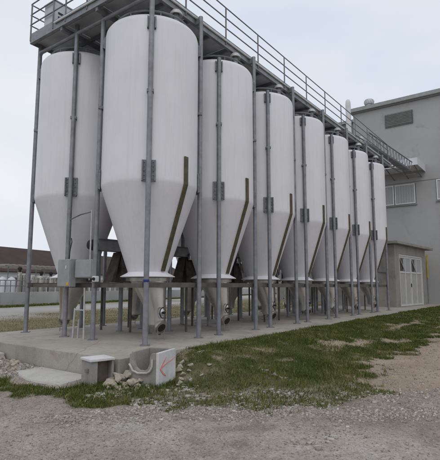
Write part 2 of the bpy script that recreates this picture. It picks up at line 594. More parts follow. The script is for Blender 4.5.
# ---------------------------------------------------------------- concrete platform
plat = empty('concrete_pavement', (0, 0, 0)); tag(plat, kind='structure')
# slabs cast one by one along the row, fine joints between them
joints = [PX0, 0.6, 5.6, 10.6, 15.6, 20.6, PX1]
for k in range(len(joints) - 1):
    MB().span(joints[k] + (0.004 if k else 0), joints[k + 1] - 0.004, PY0, PY1, -0.62, 0.0).build('slab', 'conc', plat, bevel=0.012)

# ---------------------------------------------------------------- tank
me_shell = MB().lathe([(1.12, 3.54), (1.12, 4.6), (1.12, 5.8), (1.12, 7.10), (1.108, 7.165), (1.07, 7.222), (0.98, 7.262), (0.78, 7.31), (0.5, 7.365), (0.24, 7.395), (0.0, 7.40)], 72).mesh('shell', 'white', 40)
me_cone = MB().lathe([(1.12, 3.54), (1.12, 3.485), (1.1175, 3.455), (1.112, 3.425), (1.103, 3.395), (1.090, 3.352), (1.07, 3.29), (0.79, 2.475), (0.46, 1.51)], 72).mesh('cone', 'white', 60)
me_skirt = MB().lathe([(0.455, 1.515), (0.475, 1.487), (0.625, 1.408), (0.627, 1.395), (0.60, 1.388), (0.46, 1.40)], 56).mesh('skirt', 'white', 30)
me_collar = MB().lathe([(0.30, 7.36), (0.30, 7.52), (0.36, 7.525), (0.36, 7.575), (0.30, 7.60), (0.0, 7.64)], 36).mesh('manhole', 'stain_dull', 35)
rg = [(0.90 * math.cos(k * math.pi / 24), 0.90 * math.sin(k * math.pi / 24), 7.415) for k in range(49)]
mb = MB().tube(rg, 0.022, 6, caps=False)
for k in range(8):
    a = k * math.pi / 4 + 0.2
    mb.tube([(0.90 * math.cos(a), 0.90 * math.sin(a), 7.27), (0.90 * math.cos(a), 0.90 * math.sin(a), 7.415)], 0.016, 6)
me_ring = mb.mesh('top_ring', 'galv_dark', 40)
me_flr = MB().lathe([(0.50, 1.38), (0.50, 1.30), (0.44, 1.30)], 40).mesh('flange_ring', 'stain_dull', 30)
prof = [(0.445, 1.37), (0.36, 1.10), (0.27, 0.82), (0.205, 0.60), (0.195, 0.34), (0.15, 0.30), (0.0, 0.295)]
offs = [(0, 0), (0.01, -0.085), (0.025, -0.175), (0.035, -0.24), (0.04, -0.25), (0.04, -0.25), (0.04, -0.25)]
me_lower = MB().lathe(prof, 40, offs=offs).mesh('lower_cone', 'stain', 35)
outd = Vector((-0.12, -0.86, -0.48)).normalized()
oc = Vector((0.0, -0.44, 0.285))
me_out = MB().lathe([(0.085, -0.14), (0.115, -0.14), (0.115, -0.03), (0.155, -0.03), (0.16, 0.0), (0.155, 0.03), (0.10, 0.035), (0.085, 0.02), (0.085, -0.03)], 28, c=oc, axis=outd).mesh('outlet_flange', 'stain_dull', 35)
me_bore = MB().lathe([(0.098, 0.0365), (0.06, 0.034), (0.0, 0.030)], 20, c=oc, axis=outd).mesh('outlet_bore', 'bore', 35)  # disc closing the flange mouth, shade of the open bore painted on
hc = Vector((0.03, -0.445, 0.60))
me_man = MB().lathe([(0.085, 0.0), (0.085, 0.018), (0.07, 0.024), (0.0, 0.028)], 24, c=hc + Vector((0, 0.015, 0)), axis=(0, -1, 0.02)).mesh('hatch_cover', 'stain', 35)
hp = [hc + Vector((math.cos(a) * 0.095 - 0.035, -0.055, math.sin(a) * 0.115)) for a in [R(d) for d in range(75, 290, 16)]]
me_hand = MB().tube(hp, 0.012, 8).mesh('hatch_handle', 'black', 40)
me_hub = MB().lathe([(0.028, 0), (0.028, 0.05), (0.0, 0.055)], 12, c=hc + Vector((0.02, -0.02, 0)), axis=(0, -1, 0)).mesh('hatch_hub', 'black', 35)
mb = MB()
for sx in (-0.10, 0.10):
    mb.tube([(sx, -0.44, 0.25), (sx, -0.46, 0.0)], 0.008, 6)
mb.tube([(-0.10, -0.456, 0.05), (0.10, -0.456, 0.05)], 0.007, 6)
me_stand = mb.mesh('outlet_stand', 'galv', 40)
# sight channel that follows the wall and the cone on the side of the outlet
def strip_mesh():
    pr = [(1.12, 4.06), (1.12, 3.43), (0.46, 1.53)]
    w, th = 0.058, 0.035
    nrm = [Vector((0, -1, 0)), Vector((0, -1, -0.17)).normalized(), Vector((0, -0.945, -0.327)).normalized()]
    mb = MB(); vs = []
    for (r, z), n in zip(pr, nrm):
        for sx, k in ((-w, 0.0), (w, 0.0), (w, th), (-w, th)):
            vs.append(Vector((sx, -r + 0.004, z)) + n * k)
    fs = [(0, 1, 2, 3), (8, 11, 10, 9)]
    for i in range(2):
        for k in range(4):
            fs.append((i * 4 + k, i * 4 + (k + 1) % 4, (i + 1) * 4 + (k + 1) % 4, (i + 1) * 4 + k))
    mb.add(vs, fs)
    return mb.mesh('sight_channel', 'olive', None, 0.006)
me_strip = strip_mesh()
me_stub = MB().lathe([(0.075, 7.28), (0.075, 7.62)], 18).mesh('vent_stub', 'galv', 35)
me_cap = MB().lathe([(0.08, 7.60), (0.15, 7.56), (0.16, 7.57), (0.15, 7.62), (0.10, 7.685), (0.0, 7.71)], 28).mesh('vent_cap', 'capgrey', 35)
# legs: origin on the floor, local -Y looks at the tank axis
LR = math.hypot(CX, CY)
def leg_mesh(h):
    return MB().tube([(0, 0, 0.012), (0, 0, h)], 0.056, 16).mesh('leg', 'galv', 40)
legm = {h: leg_mesh(h) for h in (7.2, 7.84, 7.95)}
me_base = MB().box((0, 0, 0.008), (0.20, 0.20, 0.016)).mesh('base_plate', 'galv_dark', None, 0.003)
def bracket(z0, z1, w, name):
    mb = MB()
    y = -(LR - 1.12) + 0.004
    mb.box((0, y + 0.008, (z0 + z1) / 2), (w, 0.02, z1 - z0))
    for sx in (-w / 2 + 0.015, w / 2 - 0.015):
        mb.box((sx, y + 0.038, (z0 + z1) / 2), (0.026, 0.045, z1 - z0 - 0.02))
    nb = max(3, int((z1 - z0) / 0.09))
    for k in range(nb):
        zz = z0 + (k + 0.5) * (z1 - z0) / nb
        mb.box((-w / 2 + 0.056, y + 0.025, zz), (0.022, 0.02, 0.022)); mb.box((w / 2 - 0.056, y + 0.025, zz), (0.022, 0.02, 0.022))
    return mb.mesh(name, 'bracket', None, 0.0)
me_blo = bracket(3.39, 3.86, 0.30, 'shell_bracket')
me_bup = bracket(6.84, 7.13, 0.20, 'shell_bracket')
me_clamp = MB().box((0, -0.02, 5.38), (0.15, 0.13, 0.07)).mesh('pipe_clamp', 'bracket', None, 0.008)

def make_tank():
    t = empty('storage_tank')
    sh = put(me_shell, 'shell', t)
    put(me_cone, 'cone', t); put(me_skirt, 'skirt', t); put(me_collar, 'manhole', t); put(me_ring, 'top_ring', t)
    put(me_flr, 'flange_ring', t)
    lc = put(me_lower, 'lower_cone', t)
    of = put(me_out, 'outlet_flange', t); put(me_bore, 'outlet_bore', of); put(me_stand, 'outlet_stand', of)
    mc = put(me_man, 'hatch_cover', t); put(me_hand, 'hatch_handle', mc); put(me_hub, 'hatch_hub', mc)
    put(me_strip, 'sight_channel', t)
    st = put(me_stub, 'vent_pipe', t, (0.05, -0.72, 0.05)); put(me_cap, 'vent_cap', st)
    return t
def add_legs(t, hts):
    """hts in local order: (-x,-y), (+x,-y), (-x,+y), (+x,+y)"""
    k = 0
    for (sx, sy) in ((-1, -1), (1, -1), (-1, 1), (1, 1)):
        h = hts[k]; k += 1
        rz = math.atan2(sy * CY, sx * CX) - math.pi / 2
        lg = put(legm[h], 'leg', t, (sx * CX, sy * CY, 0), rz)
        put(me_base, 'base_plate', lg); put(me_blo, 'shell_bracket', lg); put(me_bup, 'shell_bracket', lg); put(me_clamp, 'pipe_clamp', lg)

ORD = ['first', 'second', 'third', 'fourth', 'fifth', 'sixth', 'seventh']
proto = make_tank()
tanks = []
for row in (0, 1):
    for k in range(NT_):
        t = proto if (row == 0 and k == 0) else copy_tree(proto)
        tanks.append((t, row, k))
for t, row, k in tanks:
    t.location = (CX + k * S, CY + row * BY, 0)
    t.rotation_euler.z = math.pi if row else random.uniform(-0.012, 0.012)
    if row == 0:
        add_legs(t, (7.84 if k == 0 else 7.2, 7.95, 7.84, 7.84))
    else:
        add_legs(t, (7.84, 7.84, 7.84, 7.84))
    if row == 0:
        lab = ['large white cone-bottomed tank nearest the camera, above the concrete box with the red arrow',
               'white cone-bottomed tank, second from the left in the front row',
               'white cone-bottomed tank, third from the left in the front row',
               'white cone-bottomed tank, fourth and middle one of the front row',
               'white cone-bottomed tank, fifth from the left in the front row',
               'white cone-bottomed tank, sixth from the left in the front row',
               'white cone-bottomed tank at the far end of the front row beside the shed'][k]
    else:
        lab = ['white cone-bottomed tank at the left end of the back row behind the grey control cabinets'] + [
               'back-row tank behind the %s front-row tank, mostly hidden, its steel cone showing below' % ORD[q] for q in range(1, 7)]
        lab = lab[k]
    tag(t, lab, 'tank', 'white storage tanks in two rows')
first = tanks[0][0]
fl = [o for o in bpy.data.objects if o.parent == first and o.name.startswith('leg')][0]
put(MB().box((0.0, 0.0, 1.30), (0.125, 0.13, 0.05)).mesh('hose_clip', 'blue', None, 0.01), 'hose_clip', fl)

# ---------------------------------------------------------------- low steel frame below the skirts
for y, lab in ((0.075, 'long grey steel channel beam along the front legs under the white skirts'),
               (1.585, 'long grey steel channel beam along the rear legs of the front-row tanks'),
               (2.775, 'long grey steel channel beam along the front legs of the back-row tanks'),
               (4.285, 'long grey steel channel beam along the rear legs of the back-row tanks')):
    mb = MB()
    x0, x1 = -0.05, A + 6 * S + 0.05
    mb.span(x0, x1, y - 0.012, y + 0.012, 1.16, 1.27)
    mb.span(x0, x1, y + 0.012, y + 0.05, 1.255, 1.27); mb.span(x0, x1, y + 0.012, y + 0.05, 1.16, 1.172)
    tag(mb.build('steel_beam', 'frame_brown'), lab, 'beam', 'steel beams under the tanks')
me_prop = MB().tube([(0, 0, 0), (0, 0, 1.155)], 0.032, 8).mesh('prop', 'frame_brown', 40)
for k in range(NT_):
    for x, side in ((k * S + 0.10, 'left'), (k * S + A - 0.10, 'right')):
        if k and side == 'left' and k % 2 == 0:
            continue
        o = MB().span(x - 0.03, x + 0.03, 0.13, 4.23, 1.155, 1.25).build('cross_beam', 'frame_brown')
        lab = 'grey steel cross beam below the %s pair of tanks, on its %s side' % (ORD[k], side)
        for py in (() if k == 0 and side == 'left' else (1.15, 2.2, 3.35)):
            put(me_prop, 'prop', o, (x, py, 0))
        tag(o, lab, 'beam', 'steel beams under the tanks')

# ---------------------------------------------------------------- conveyor trough and transfer hoppers between the rows
tr = empty('conveyor_trough', (0, 2.18, 0))
MB().span(0.38, 16.9, -0.15, 0.15, 2.05, 2.31).build('trough', 'galv', tr, bevel=0.006)
MB().span(0.36, 16.92, -0.18, 0.18, 2.31, 2.335).build('cover', 'galv_dark', tr)
for k in range(8):
    MB().span(0.45 + k * 2.3, 0.51 + k * 2.3, -0.10, -0.04, 1.27, 2.05).build('support', 'galv_dark', tr)
mb = MB().lathe([(0.13, 0), (0.13, 0.05), (0.11, 0.17), (0.0, 0.19)], 20, axis=(-1, 0, 0), c=(0.38, -0.02, 2.17))
mb.build('end_motor', 'black', tr, 35)
tag(tr, 'long grey covered conveyor trough running between the two rows of tanks', 'conveyor')
def hopper():
    t = empty('transfer_hopper')
    vs = [(-0.36, -0.16, 1.30), (0.36, -0.16, 1.30), (0.36, 0.16, 1.30), (-0.36, 0.16, 1.30),
          (-0.14, -0.13, 2.02), (0.16, -0.13, 2.02), (0.16, 0.13, 2.02), (-0.14, 0.13, 2.02)]
    def panel(x0b, x1b, x0t, x1t):
        return MB().add([(x0b, -0.16, 1.28), (x1b, -0.16, 1.28), (x1b, 0.16, 1.28), (x0b, 0.16, 1.28), (x0t, -0.13, 2.04), (x1t, -0.13, 2.04), (x1t, 0.13, 2.04), (x0t, 0.13, 2.04)],
                        [(3, 2, 1, 0), (4, 5, 6, 7), (0, 1, 5, 4), (1, 2, 6, 5), (2, 3, 7, 6), (3, 0, 4, 7)])
    panel(-0.10, 0.46, -0.12, 0.17).build('chute', 'rust', t, bevel=0.01)
    panel(-0.44, -0.34, -0.16, -0.124).build('chute_leg', 'rust', t, bevel=0.006)
    MB().lathe([(0.15, 0), (0.15, 0.10), (0.13, 0.17), (0.07, 0.215), (0.0, 0.225)], 22, c=(0.06, -0.22, 1.96)).build('domed_cap', 'stain', t, 35)
    MB().tube([(0.10, -0.24, 2.06), (0.22, -0.26, 1.96), (0.36, -0.24, 1.66)], 0.05, 10).build('feed_pipe', 'stain', t, 40)
    return t
hp0 = hopper()
for k in range(NT_):
    h = hp0 if k == 0 else copy_tree(hp0)
    h.location = (CX + k * S + 0.40, 2.2, 0)
    tag(h, 'brown stained hopper with shiny domed cap in the gap behind the %s front tank' % ORD[k], 'hopper', 'hoppers between the tanks')

# ---------------------------------------------------------------- elevated walkway
wk = empty('elevated_walkway', (0, 0, 7.87))
def w(mb, name, mat, parent=wk, smooth=None, bevel=0.0):
    o = mb.build(name, mat, parent, smooth, bevel)
    return o
WX0, WX1, WY0, WY1 = -0.30, 18.9, 0.15, 4.36
npx, npy = 11, 3
pw, pd = (WX1 - WX0) / npx, (WY1 - WY0) / npy
me_panel = MB().box((0, 0, 0.02), (pw - 0.012, pd - 0.012, 0.014)).mesh('deck_plate', 'deck')
for i in range(npx):
    for j in range(npy):
        put(me_panel, 'deck_plate', wk, (WX0 + (i + 0.5) * pw, WY0 + (j + 0.5) * pd, 0))
me_joist = MB().box((0, (WY0 + WY1) / 2, -0.045), (0.05, WY1 - WY0 - 0.06, 0.10)).mesh('joist', 'galv_dark')
for i in range(npx * 2 + 1):
    put(me_joist, 'joist', wk, (WX0 + 0.06 + i * (WX1 - WX0 - 0.12) / (npx * 2), 0, 0))
for y in (WY0 + pd, WY0 + 2 * pd):
    w(MB().span(WX0, WX1, y - 0.04, y + 0.04, -0.20, -0.10), 'girder', 'galv_dark')
# edge channels with pale conduit
w(MB().span(WX0, WX1, WY0 - 0.02, WY0, -0.10, 0.17).span(WX0, WX1, WY0, WY0 + 0.06, -0.10, -0.085), 'edge_channel', 'galv')
w(MB().span(WX0, WX1, WY1, WY1 + 0.02, -0.10, 0.17), 'edge_channel', 'galv')
w(MB().span(WX0 - 0.02, WX0, WY0, WY1, -0.10, 0.17).span(WX0, WX0 + 0.06, WY0, WY1, -0.10, -0.085), 'edge_channel', 'galv')
for a_, b_ in ((0.2, 6.4), (6.45, 12.5), (12.55, 18.6)):
    w(MB().tube([(a_, WY0 - 0.05, 0.06), (b_, WY0 - 0.05, 0.06)], 0.026, 8), 'conduit', 'pale', smooth=40)
w(MB().tube([(WX0 - 0.05, 0.5, 0.07), (WX0 - 0.05, 3.2, 0.07)], 0.026, 8), 'conduit', 'pale', smooth=40)
# end beam carried by the first legs, elbow at the rear
w(MB().tube([(0, CY - 0.83, -0.24), (0, 4.30, -0.24), (0.0, 4.36, -0.30)], 0.055, 12), 'end_beam', 'galv', smooth=50)
# brackets from the right-hand legs to the edge
for k in range(NT_):
    w(MB().span(k * S + A - 0.05, k * S + A + 0.05, 0.0, WY0 - 0.02, -0.10, 0.05), 'leg_bracket', 'galv_dark')
me_post = MB().tube([(0, 0, -0.04), (0, 0, 1.05)], 0.022, 8).mesh('guard_post', 'galv_dark', 40)
posts = [(1.27 + 1.70 * i, WY0 - 0.03) for i in range(11)] + [(-0.28, WY0 - 0.03)]
posts += [(WX0 - 0.02, y) for y in (4.34, 3.30, 2.76, 1.9, 1.0)]
posts += [(1.4 + 1.70 * i, WY1 + 0.03) for i in range(11)]
for x, y in posts:
    put(me_post, 'guard_post', wk, (x, y, 0))
for z in (1.05, 0.74, 0.44):
    w(MB().tube([(-0.28, WY0 - 0.03, z), (18.4, WY0 - 0.03, z)], 0.017, 8), 'rail', 'galv_dark', smooth=40)
    w(MB().tube([(WX0 - 0.02, WY0, z), (WX0 - 0.02, 4.34, z)], 0.017, 8), 'rail', 'galv_dark', smooth=40)
    w(MB().tube([(WX0 - 0.02, WY1 + 0.03, z), (18.4, WY1 + 0.03, z)], 0.017, 8), 'rail', 'galv_dark', smooth=40)
tag(wk, 'grey steel walkway with railings running over the tops of all the tanks', 'walkway')

# cabinet on the walkway
cb = empty('control_cabinet', (-0.02, 3.55, 7.89))
MB().box((0, 0, 0.42), (0.52, 0.46, 0.66)).build('housing', 'cabinet_light', cb, bevel=0.012)
MB().box((0, 0, 0.77), (0.56, 0.50, 0.03)).build('lid', 'cabinet', cb, bevel=0.006)
for z in (0.34, 0.46):
    MB().box((0.02, -0.235, z), (0.34, 0.02, 0.05)).build('vent_slot', 'black', cb)
for sx in (-0.2, 0.2):
    MB().box((sx, 0, 0.045), (0.05, 0.4, 0.09)).build('foot', 'black', cb)
tag(cb, 'pale grey cabinet with two dark vent slots on the upper walkway', 'cabinet')

# control cabinets at the left end of the frame
cb = empty('control_cabinet', (-0.17, 2.46, 1.17))
MB().box((0, 0, 0.32), (0.16, 0.48, 0.64)).build('housing', 'cabinet', cb, bevel=0.008)
MB().box((-0.087, 0, 0.32), (0.018, 0.45, 0.61)).build('door', 'cabinet', cb, bevel=0.006)
MB().box((-0.103, -0.10, 0.45), (0.016, 0.03, 0.07)).build('latch', 'pale', cb, bevel=0.003)
MB().box((-0.0995, -0.17, 0.065), (0.005, 0.075, 0.065)).build('warning_sticker', 'ywarn', cb)
MB().tube([(-0.05, -0.13, 0.64), (-0.05, -0.16, 0.86), (0.03, -0.10, 1.05), (0.12, 0.05, 1.15)], 0.012, 8).build('cable', 'black', cb, 40)
tag(cb, 'grey steel control cabinet with small orange sticker on the tank frame', 'cabinet')
cb = empty('junction_box', (-0.10, 1.86, 1.38))
MB().box((0, 0, 0.20), (0.12, 0.60, 0.41)).build('housing', 'cabinet', cb, bevel=0.008)
MB().box((-0.068, 0, 0.20), (0.014, 0.57, 0.38)).build('cover', 'cabinet', cb, bevel=0.004)
tag(cb, 'plain grey junction box to the right of the cabinet with the orange sticker', 'box')
vl = empty('hose_valve', (-0.10, 1.50, 1.27))
MB().box((0, 0, 0.075), (0.11, 0.12, 0.13)).build('body', 'white_plain', vl, bevel=0.02)
MB().lathe([(0.035, 0), (0.035, 0.03), (0, 0.032)], 14, c=(-0.055, -0.02, 0.075), axis=(-1, -0.4, 0)).build('port', 'black', vl, 35)
MB().tube([(0.02, 0.24, 0.05), (0.02, 0.24, 1.66)], 0.018, 8).build('riser_pipe', 'capgrey', vl, 40)
MB().tube([(0.02, 0.24, 1.62), (0.06, 0.7, 1.60), (0.1, 1.18, 1.52)], 0.016, 8).build('arm', 'galv_dark', vl, 40)
tag(vl, 'small white valve box with thin pale riser pipe beside the junction box', 'valve')
ps = empty('pipe_stand', (-0.03, 2.1, 0))
for y in (-0.17, 0.24):
    MB().tube([(0, y, 0), (0, y * 0.8, 0.68 if y > 0 else 1.15)], 0.022, 8).build('leg', 'capgrey', ps, 40)
MB().tube([(0, 0.21, 0.64), (0, -0.155, 0.64)], 0.018, 8).build('rung', 'capgrey', ps, 40)
MB().tube([(0.05, 0.12, 0.0), (0.05, 0.10, 0.42)], 0.018, 8).build('leg', 'capgrey', ps, 40)
tag(ps, 'pale thin pipe stand on the concrete below the control cabinets', 'stand')

# ---------------------------------------------------------------- concrete box with the red arrow
ang = R(16)
cbx = empty('concrete_pit_box', (-1.285, -1.62, -0.40), ang)
W_, D_, H_, T_ = 0.61, 0.53, 0.54, 0.055
MB().span(0, W_, 0, T_, 0, H_).build('painted_side', 'conc_pale', cbx, bevel=0.01)
MB().span(W_ - T_, W_, T_ + 0.002, D_, 0, H_ - 0.004).build('side_wall', 'conc_box', cbx, bevel=0.01)
MB().span(T_ + 0.002, W_ - T_ - 0.002, D_ - T_, D_, 0, H_ - 0.006).build('side_wall', 'conc_box', cbx, bevel=0.01)
MB().span(T_, W_ - T_, T_, D_ - T_, 0, 0.05).build('bottom', 'conc_box', cbx)
# broken wall with a U shaped notch
prof = [(T_ + 0.002, 0), (D_, 0), (D_, 0.50), (0.46, 0.52), (0.45, 0.40), (0.42, 0.30), (0.36, 0.255), (0.27, 0.25), (0.20, 0.285), (0.165, 0.36), (0.16, 0.47), (0.13, 0.525), (T_ + 0.002, 0.525)]
n = len(prof)
vs = [(0.0, y, z) for y, z in prof] + [(T_, y, z) for y, z in prof]
MB().add(vs, [tuple(range(n - 1, -1, -1)), tuple(range(n, 2 * n))] + [(i, (i + 1) % n, n + (i + 1) % n, n + i) for i in range(n)]).build('broken_wall', 'conc_box', cbx)
rp = [(-0.03, 0.52, 0.36)] + [(-0.035, 0.30 + 0.20 * math.cos(R(a)), 0.36 - 0.15 * math.sin(R(a))) for a in range(10, 171, 16)] + [(-0.03, 0.11, 0.44)]
rp = [(x, y + random.uniform(-0.008, 0.008), z + random.uniform(-0.01, 0.01)) for x, y, z in rp]
MB().tube(rp, 0.017, 7).build('broken_rim', 'conc_slab', cbx, 50)
# sprayed arrow, thin paint strokes
def stroke(pts, wd, y=-0.003):
    vs, fs = [], []
    for i, (x, z, ww) in enumerate(pts):
        j = min(i + 1, len(pts) - 1); i0 = max(0, i - 1)
        dx, dz = pts[j][0] - pts[i0][0], pts[j][1] - pts[i0][1]
        L = math.hypot(dx, dz) or 1
        nx_, nz_ = -dz / L, dx / L
        for yy in (y - 0.002, y + 0.0025):
            vs.append((x + nx_ * wd * ww, yy, z + nz_ * wd * ww)); vs.append((x - nx_ * wd * ww, yy, z - nz_ * wd * ww))
    for i in range(len(pts) - 1):
        a = i * 4; b = a + 4
        fs += [(a, a + 1, b + 1, b), (a + 2, b + 2, b + 3, a + 3), (a, b, b + 2, a + 2), (a + 1, a + 3, b + 3, b + 1)]
    fs += [(0, 2, 3, 1), (len(vs) - 4, len(vs) - 3, len(vs) - 1, len(vs) - 2)]
    return vs, fs
mb = MB()
mb.add(*stroke([(0.05, 0.285, 0.9), (0.16, 0.315, 1.0), (0.29, 0.352, 0.8), (0.41, 0.368, 0.6), (0.52, 0.392, 0.35), (0.58, 0.405, 0.2)], 0.012, -0.0035))
mb.add(*stroke([(0.24, 0.445, 0.6), (0.19, 0.40, 1.0), (0.12, 0.345, 1.1), (0.05, 0.285, 1.0)], 0.014, -0.004))
mb.add(*stroke([(0.048, 0.293, 0.9), (0.10, 0.24, 1.1), (0.17, 0.19, 1.0), (0.24, 0.155, 0.6)], 0.014, -0.0045))
mb.build('red_arrow', 'red', cbx)
tag(cbx, 'open concrete pit box with a red spray-painted arrow on its pale side', 'concrete box')

# smaller open concrete piece beside it
cb2 = empty('concrete_culvert_piece', (-1.92, -0.76, -0.40), R(-14))
MB().span(-0.02, 0.40, -0.03, 0.37, 0.40, 0.44).build('top_slab', 'conc_pale', cb2, bevel=0.008)
MB().span(0.0, 0.12, 0.0, 0.36, 0.0, 0.398).build('side_wall', 'conc_box', cb2, bevel=0.012)
MB().span(0.36, 0.40, 0.0, 0.36, 0.0, 0.398).build('side_wall', 'conc_box', cb2, bevel=0.008)
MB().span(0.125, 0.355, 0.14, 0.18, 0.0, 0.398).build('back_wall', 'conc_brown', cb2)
MB().box((-0.02, 0.10, 0.26), (0.05, 0.06, 0.06)).build('lifting_lug', 'galv_dark', cb2, bevel=0.01)
tag(cb2, 'small upturned concrete culvert piece with dark opening left of the arrow box', 'concrete piece')

# flat slab and shallow trough at the left wall
sl = MB()
sl.add([(-2.22, -0.42, -0.40), (-1.50, -0.30, -0.40), (-1.48, 1.25, -0.40), (-2.02, 1.30, -0.40), (-2.25, 0.5, -0.40),
        (-2.20, -0.40, -0.335), (-1.52, -0.28, -0.325), (-1.50, 1.22, -0.33), (-2.0, 1.27, -0.34), (-2.22, 0.5, -0.34)],
       [(4, 3, 2, 1, 0), (5, 6, 7, 8, 9), (0, 1, 6, 5), (1, 2, 7, 6), (2, 3, 8, 7), (3, 4, 9, 8), (4, 0, 5, 9)])
tag(sl.build('concrete_slab', 'conc_slab', bevel=0.01), 'flat pale concrete slab lying in the grass along the platform wall', 'slab')
tr2 = empty('concrete_trough', (-1.72, 3.3, -0.36))
MB().span(-0.20, 0.22, -0.72, -0.66, 0, 0.17).build('side_wall', 'conc_slab', tr2, bevel=0.01)
MB().span(-0.22, -0.16, -0.66, 0.9, 0, 0.17).build('side_wall', 'conc_slab', tr2, bevel=0.01)
MB().span(0.17, 0.23, -0.66, 0.9, 0, 0.17).build('side_wall', 'conc_slab', tr2, bevel=0.01)
MB().span(-0.16, 0.17, -0.66, 0.9, 0, 0.05).build('bottom', 'rust', tr2)
tag(tr2, 'shallow open concrete trough against the platform wall at the left edge', 'trough')

# rubble stones
def stone_mesh(seed, rough=0.28):
    r = random.Random(seed)
    bm = bmesh.new()
    for _ in range(17):
        q = Vector((r.gauss(0, 1), r.gauss(0, 1), r.gauss(0, 1))).normalized() * r.uniform(0.75, 1.15)
        bm.verts.new(q)
    res = bmesh.ops.convex_hull(bm, input=list(bm.verts))
    bmesh.ops.delete(bm, geom=[g for g in res['geom_interior'] if isinstance(g, bmesh.types.BMVert)], context='VERTS')
    bmesh.ops.bevel(bm, geom=list(bm.edges), offset=0.05, segments=1, affect='EDGES')
    me = bpy.data.meshes.new('rubble_stone')
    bm.to_mesh(me); bm.free()
    me.materials.append(M['stone'])
    return me
st_me = [stone_mesh(s) for s in range(8)]
def h1(x, y):
    return float(height(np.array([x]), np.array([y]))[0])
def stone(x, y, s, label, dz=0.0, grp='pieces of pale rubble by the concrete box'):
    o = bpy.data.objects.new('rubble_stone', random.choice(st_me))
    COL.objects.link(o)
    s *= 0.84
    o.scale = (s * random.uniform(0.8, 1.25), s * random.uniform(0.75, 1.1), s * random.uniform(0.5, 0.8))
    o.rotation_euler = (random.uniform(-0.5, 0.5), random.uniform(-0.5, 0.5), random.uniform(0, 6.28))
    o.location = (x, y, h1(x, y) + s * 0.38 + dz)
    tag(o, label, 'stone', grp)
LA = 'pale broken rubble stone heaped between the culvert piece and the arrow box'
for x, y, s, dz in ((-1.66, -0.93, 0.15, 0), (-1.50, -0.98, 0.17, 0.05), (-1.55, -1.12, 0.09, 0), (-1.47, -1.24, 0.15, 0), (-1.36, -1.02, 0.13, 0.09), (-1.62, -1.22, 0.075, 0),
                    (-1.72, -1.08, 0.085, 0), (-1.53, -1.40, 0.08, 0), (-1.40, -1.33, 0.07, 0.06), (-1.78, -0.96, 0.06, 0), (-1.70, -1.36, 0.055, 0), (-1.42, -1.52, 0.06, 0), (-1.58, -0.84, 0.11, 0.02), (-1.44, -1.12, 0.10, 0.12), (-1.60, -1.05, 0.11, 0.08), (-1.75, -1.22, 0.07, 0),
                    (-1.85, -1.12, 0.05, 0), (-1.64, -1.50, 0.05, 0), (-1.50, -1.62, 0.05, 0), (-1.80, -1.32, 0.045, 0), (-1.57, -1.30, 0.08, 0.05)):
    stone(x, y, s, LA, dz)
LB = 'pale rubble stone lying in the grass right of the arrow box'
for x, y, s in ((-0.52, -1.35, 0.10), (-0.40, -1.30, 0.075), (-0.62, -1.55, 0.085), (-0.80, -1.66, 0.075), (-0.95, -1.78, 0.07), (-0.46, -1.55, 0.06), (-0.30, -1.45, 0.065), (-0.28, -1.22, 0.07),
                (-1.08, -1.84, 0.055), (-0.72, -1.80, 0.05), (-0.15, -1.75, 0.06), (-0.5, -1.85, 0.05)):
    stone(x, y, s, LB, 0, 'rubble stones right of the arrow box')
LC = 'pale stone in the heap between the trough and the flat slab'
for i in range(26):
    x = -1.78 + random.gauss(0, 0.20); y = 1.95 + random.gauss(0, 0.40)
    if x > -1.52: x = -1.54
    if y < 1.4: y = 1.42
    stone(x, y, random.uniform(0.04, 0.085), LC, 0, 'stones heaped at the left wall')

# ---------------------------------------------------------------- shed
sh = empty('shed', (20.35, 0.58, 0.0), R(-5))
SW, SD_, SH_ = 5.5, 4.0, 3.62
MB().span(0, 0.22, 0, SD_, -0.1, SH_).build('side_wall', 'block', sh, bevel=0.01)
MB().span(SW - 0.22, SW, 0, SD_, -0.1, SH_).build('side_wall', 'block', sh)
MB().span(0.222, SW - 0.222, SD_ - 0.22, SD_, -0.1, SH_).build('rear_wall', 'block', sh)
MB().span(0.222, SW - 0.222, 0.003, 0.22, 3.10, SH_).build('lintel', 'block', sh)
MB().span(0.222, 0.70, 0.003, 0.22, -0.1, 3.098).build('front_wall', 'block', sh)
MB().span(SW - 0.60, SW - 0.222, 0.003, 0.22, -0.1, 3.098).build('front_wall', 'block', sh)
rf = MB().add([(-0.35, -0.32, SH_ + 0.02), (SW + 0.75, -0.32, SH_ - 0.02), (SW + 0.75, SD_, SH_ + 0.05), (-0.35, SD_, SH_ + 0.05),
               (-0.35, -0.32, SH_ + 0.17), (SW + 0.75, -0.32, SH_ + 0.13), (SW + 0.75, SD_, SH_ + 0.24), (-0.35, SD_, SH_ + 0.24)],
              [(3, 2, 1, 0), (4, 5, 6, 7), (0, 1, 5, 4), (1, 2, 6, 5), (2, 3, 7, 6), (3, 0, 4, 7)]).build('roof', 'block', sh, bevel=0.012)
MB().span(0.702, 0.80, 0.03, 0.16, 0, 3.095).build('door_frame', 'door_frame', sh)
MB().span(SW - 0.70, SW - 0.602, 0.03, 0.16, 0, 3.095).build('door_frame', 'door_frame', sh)
MB().span(0.802, SW - 0.702, 0.03, 0.16, 2.99, 3.095).build('door_frame', 'door_frame', sh)
dx0, dx1 = 0.81, SW - 0.71
dm = (dx0 + dx1) / 2
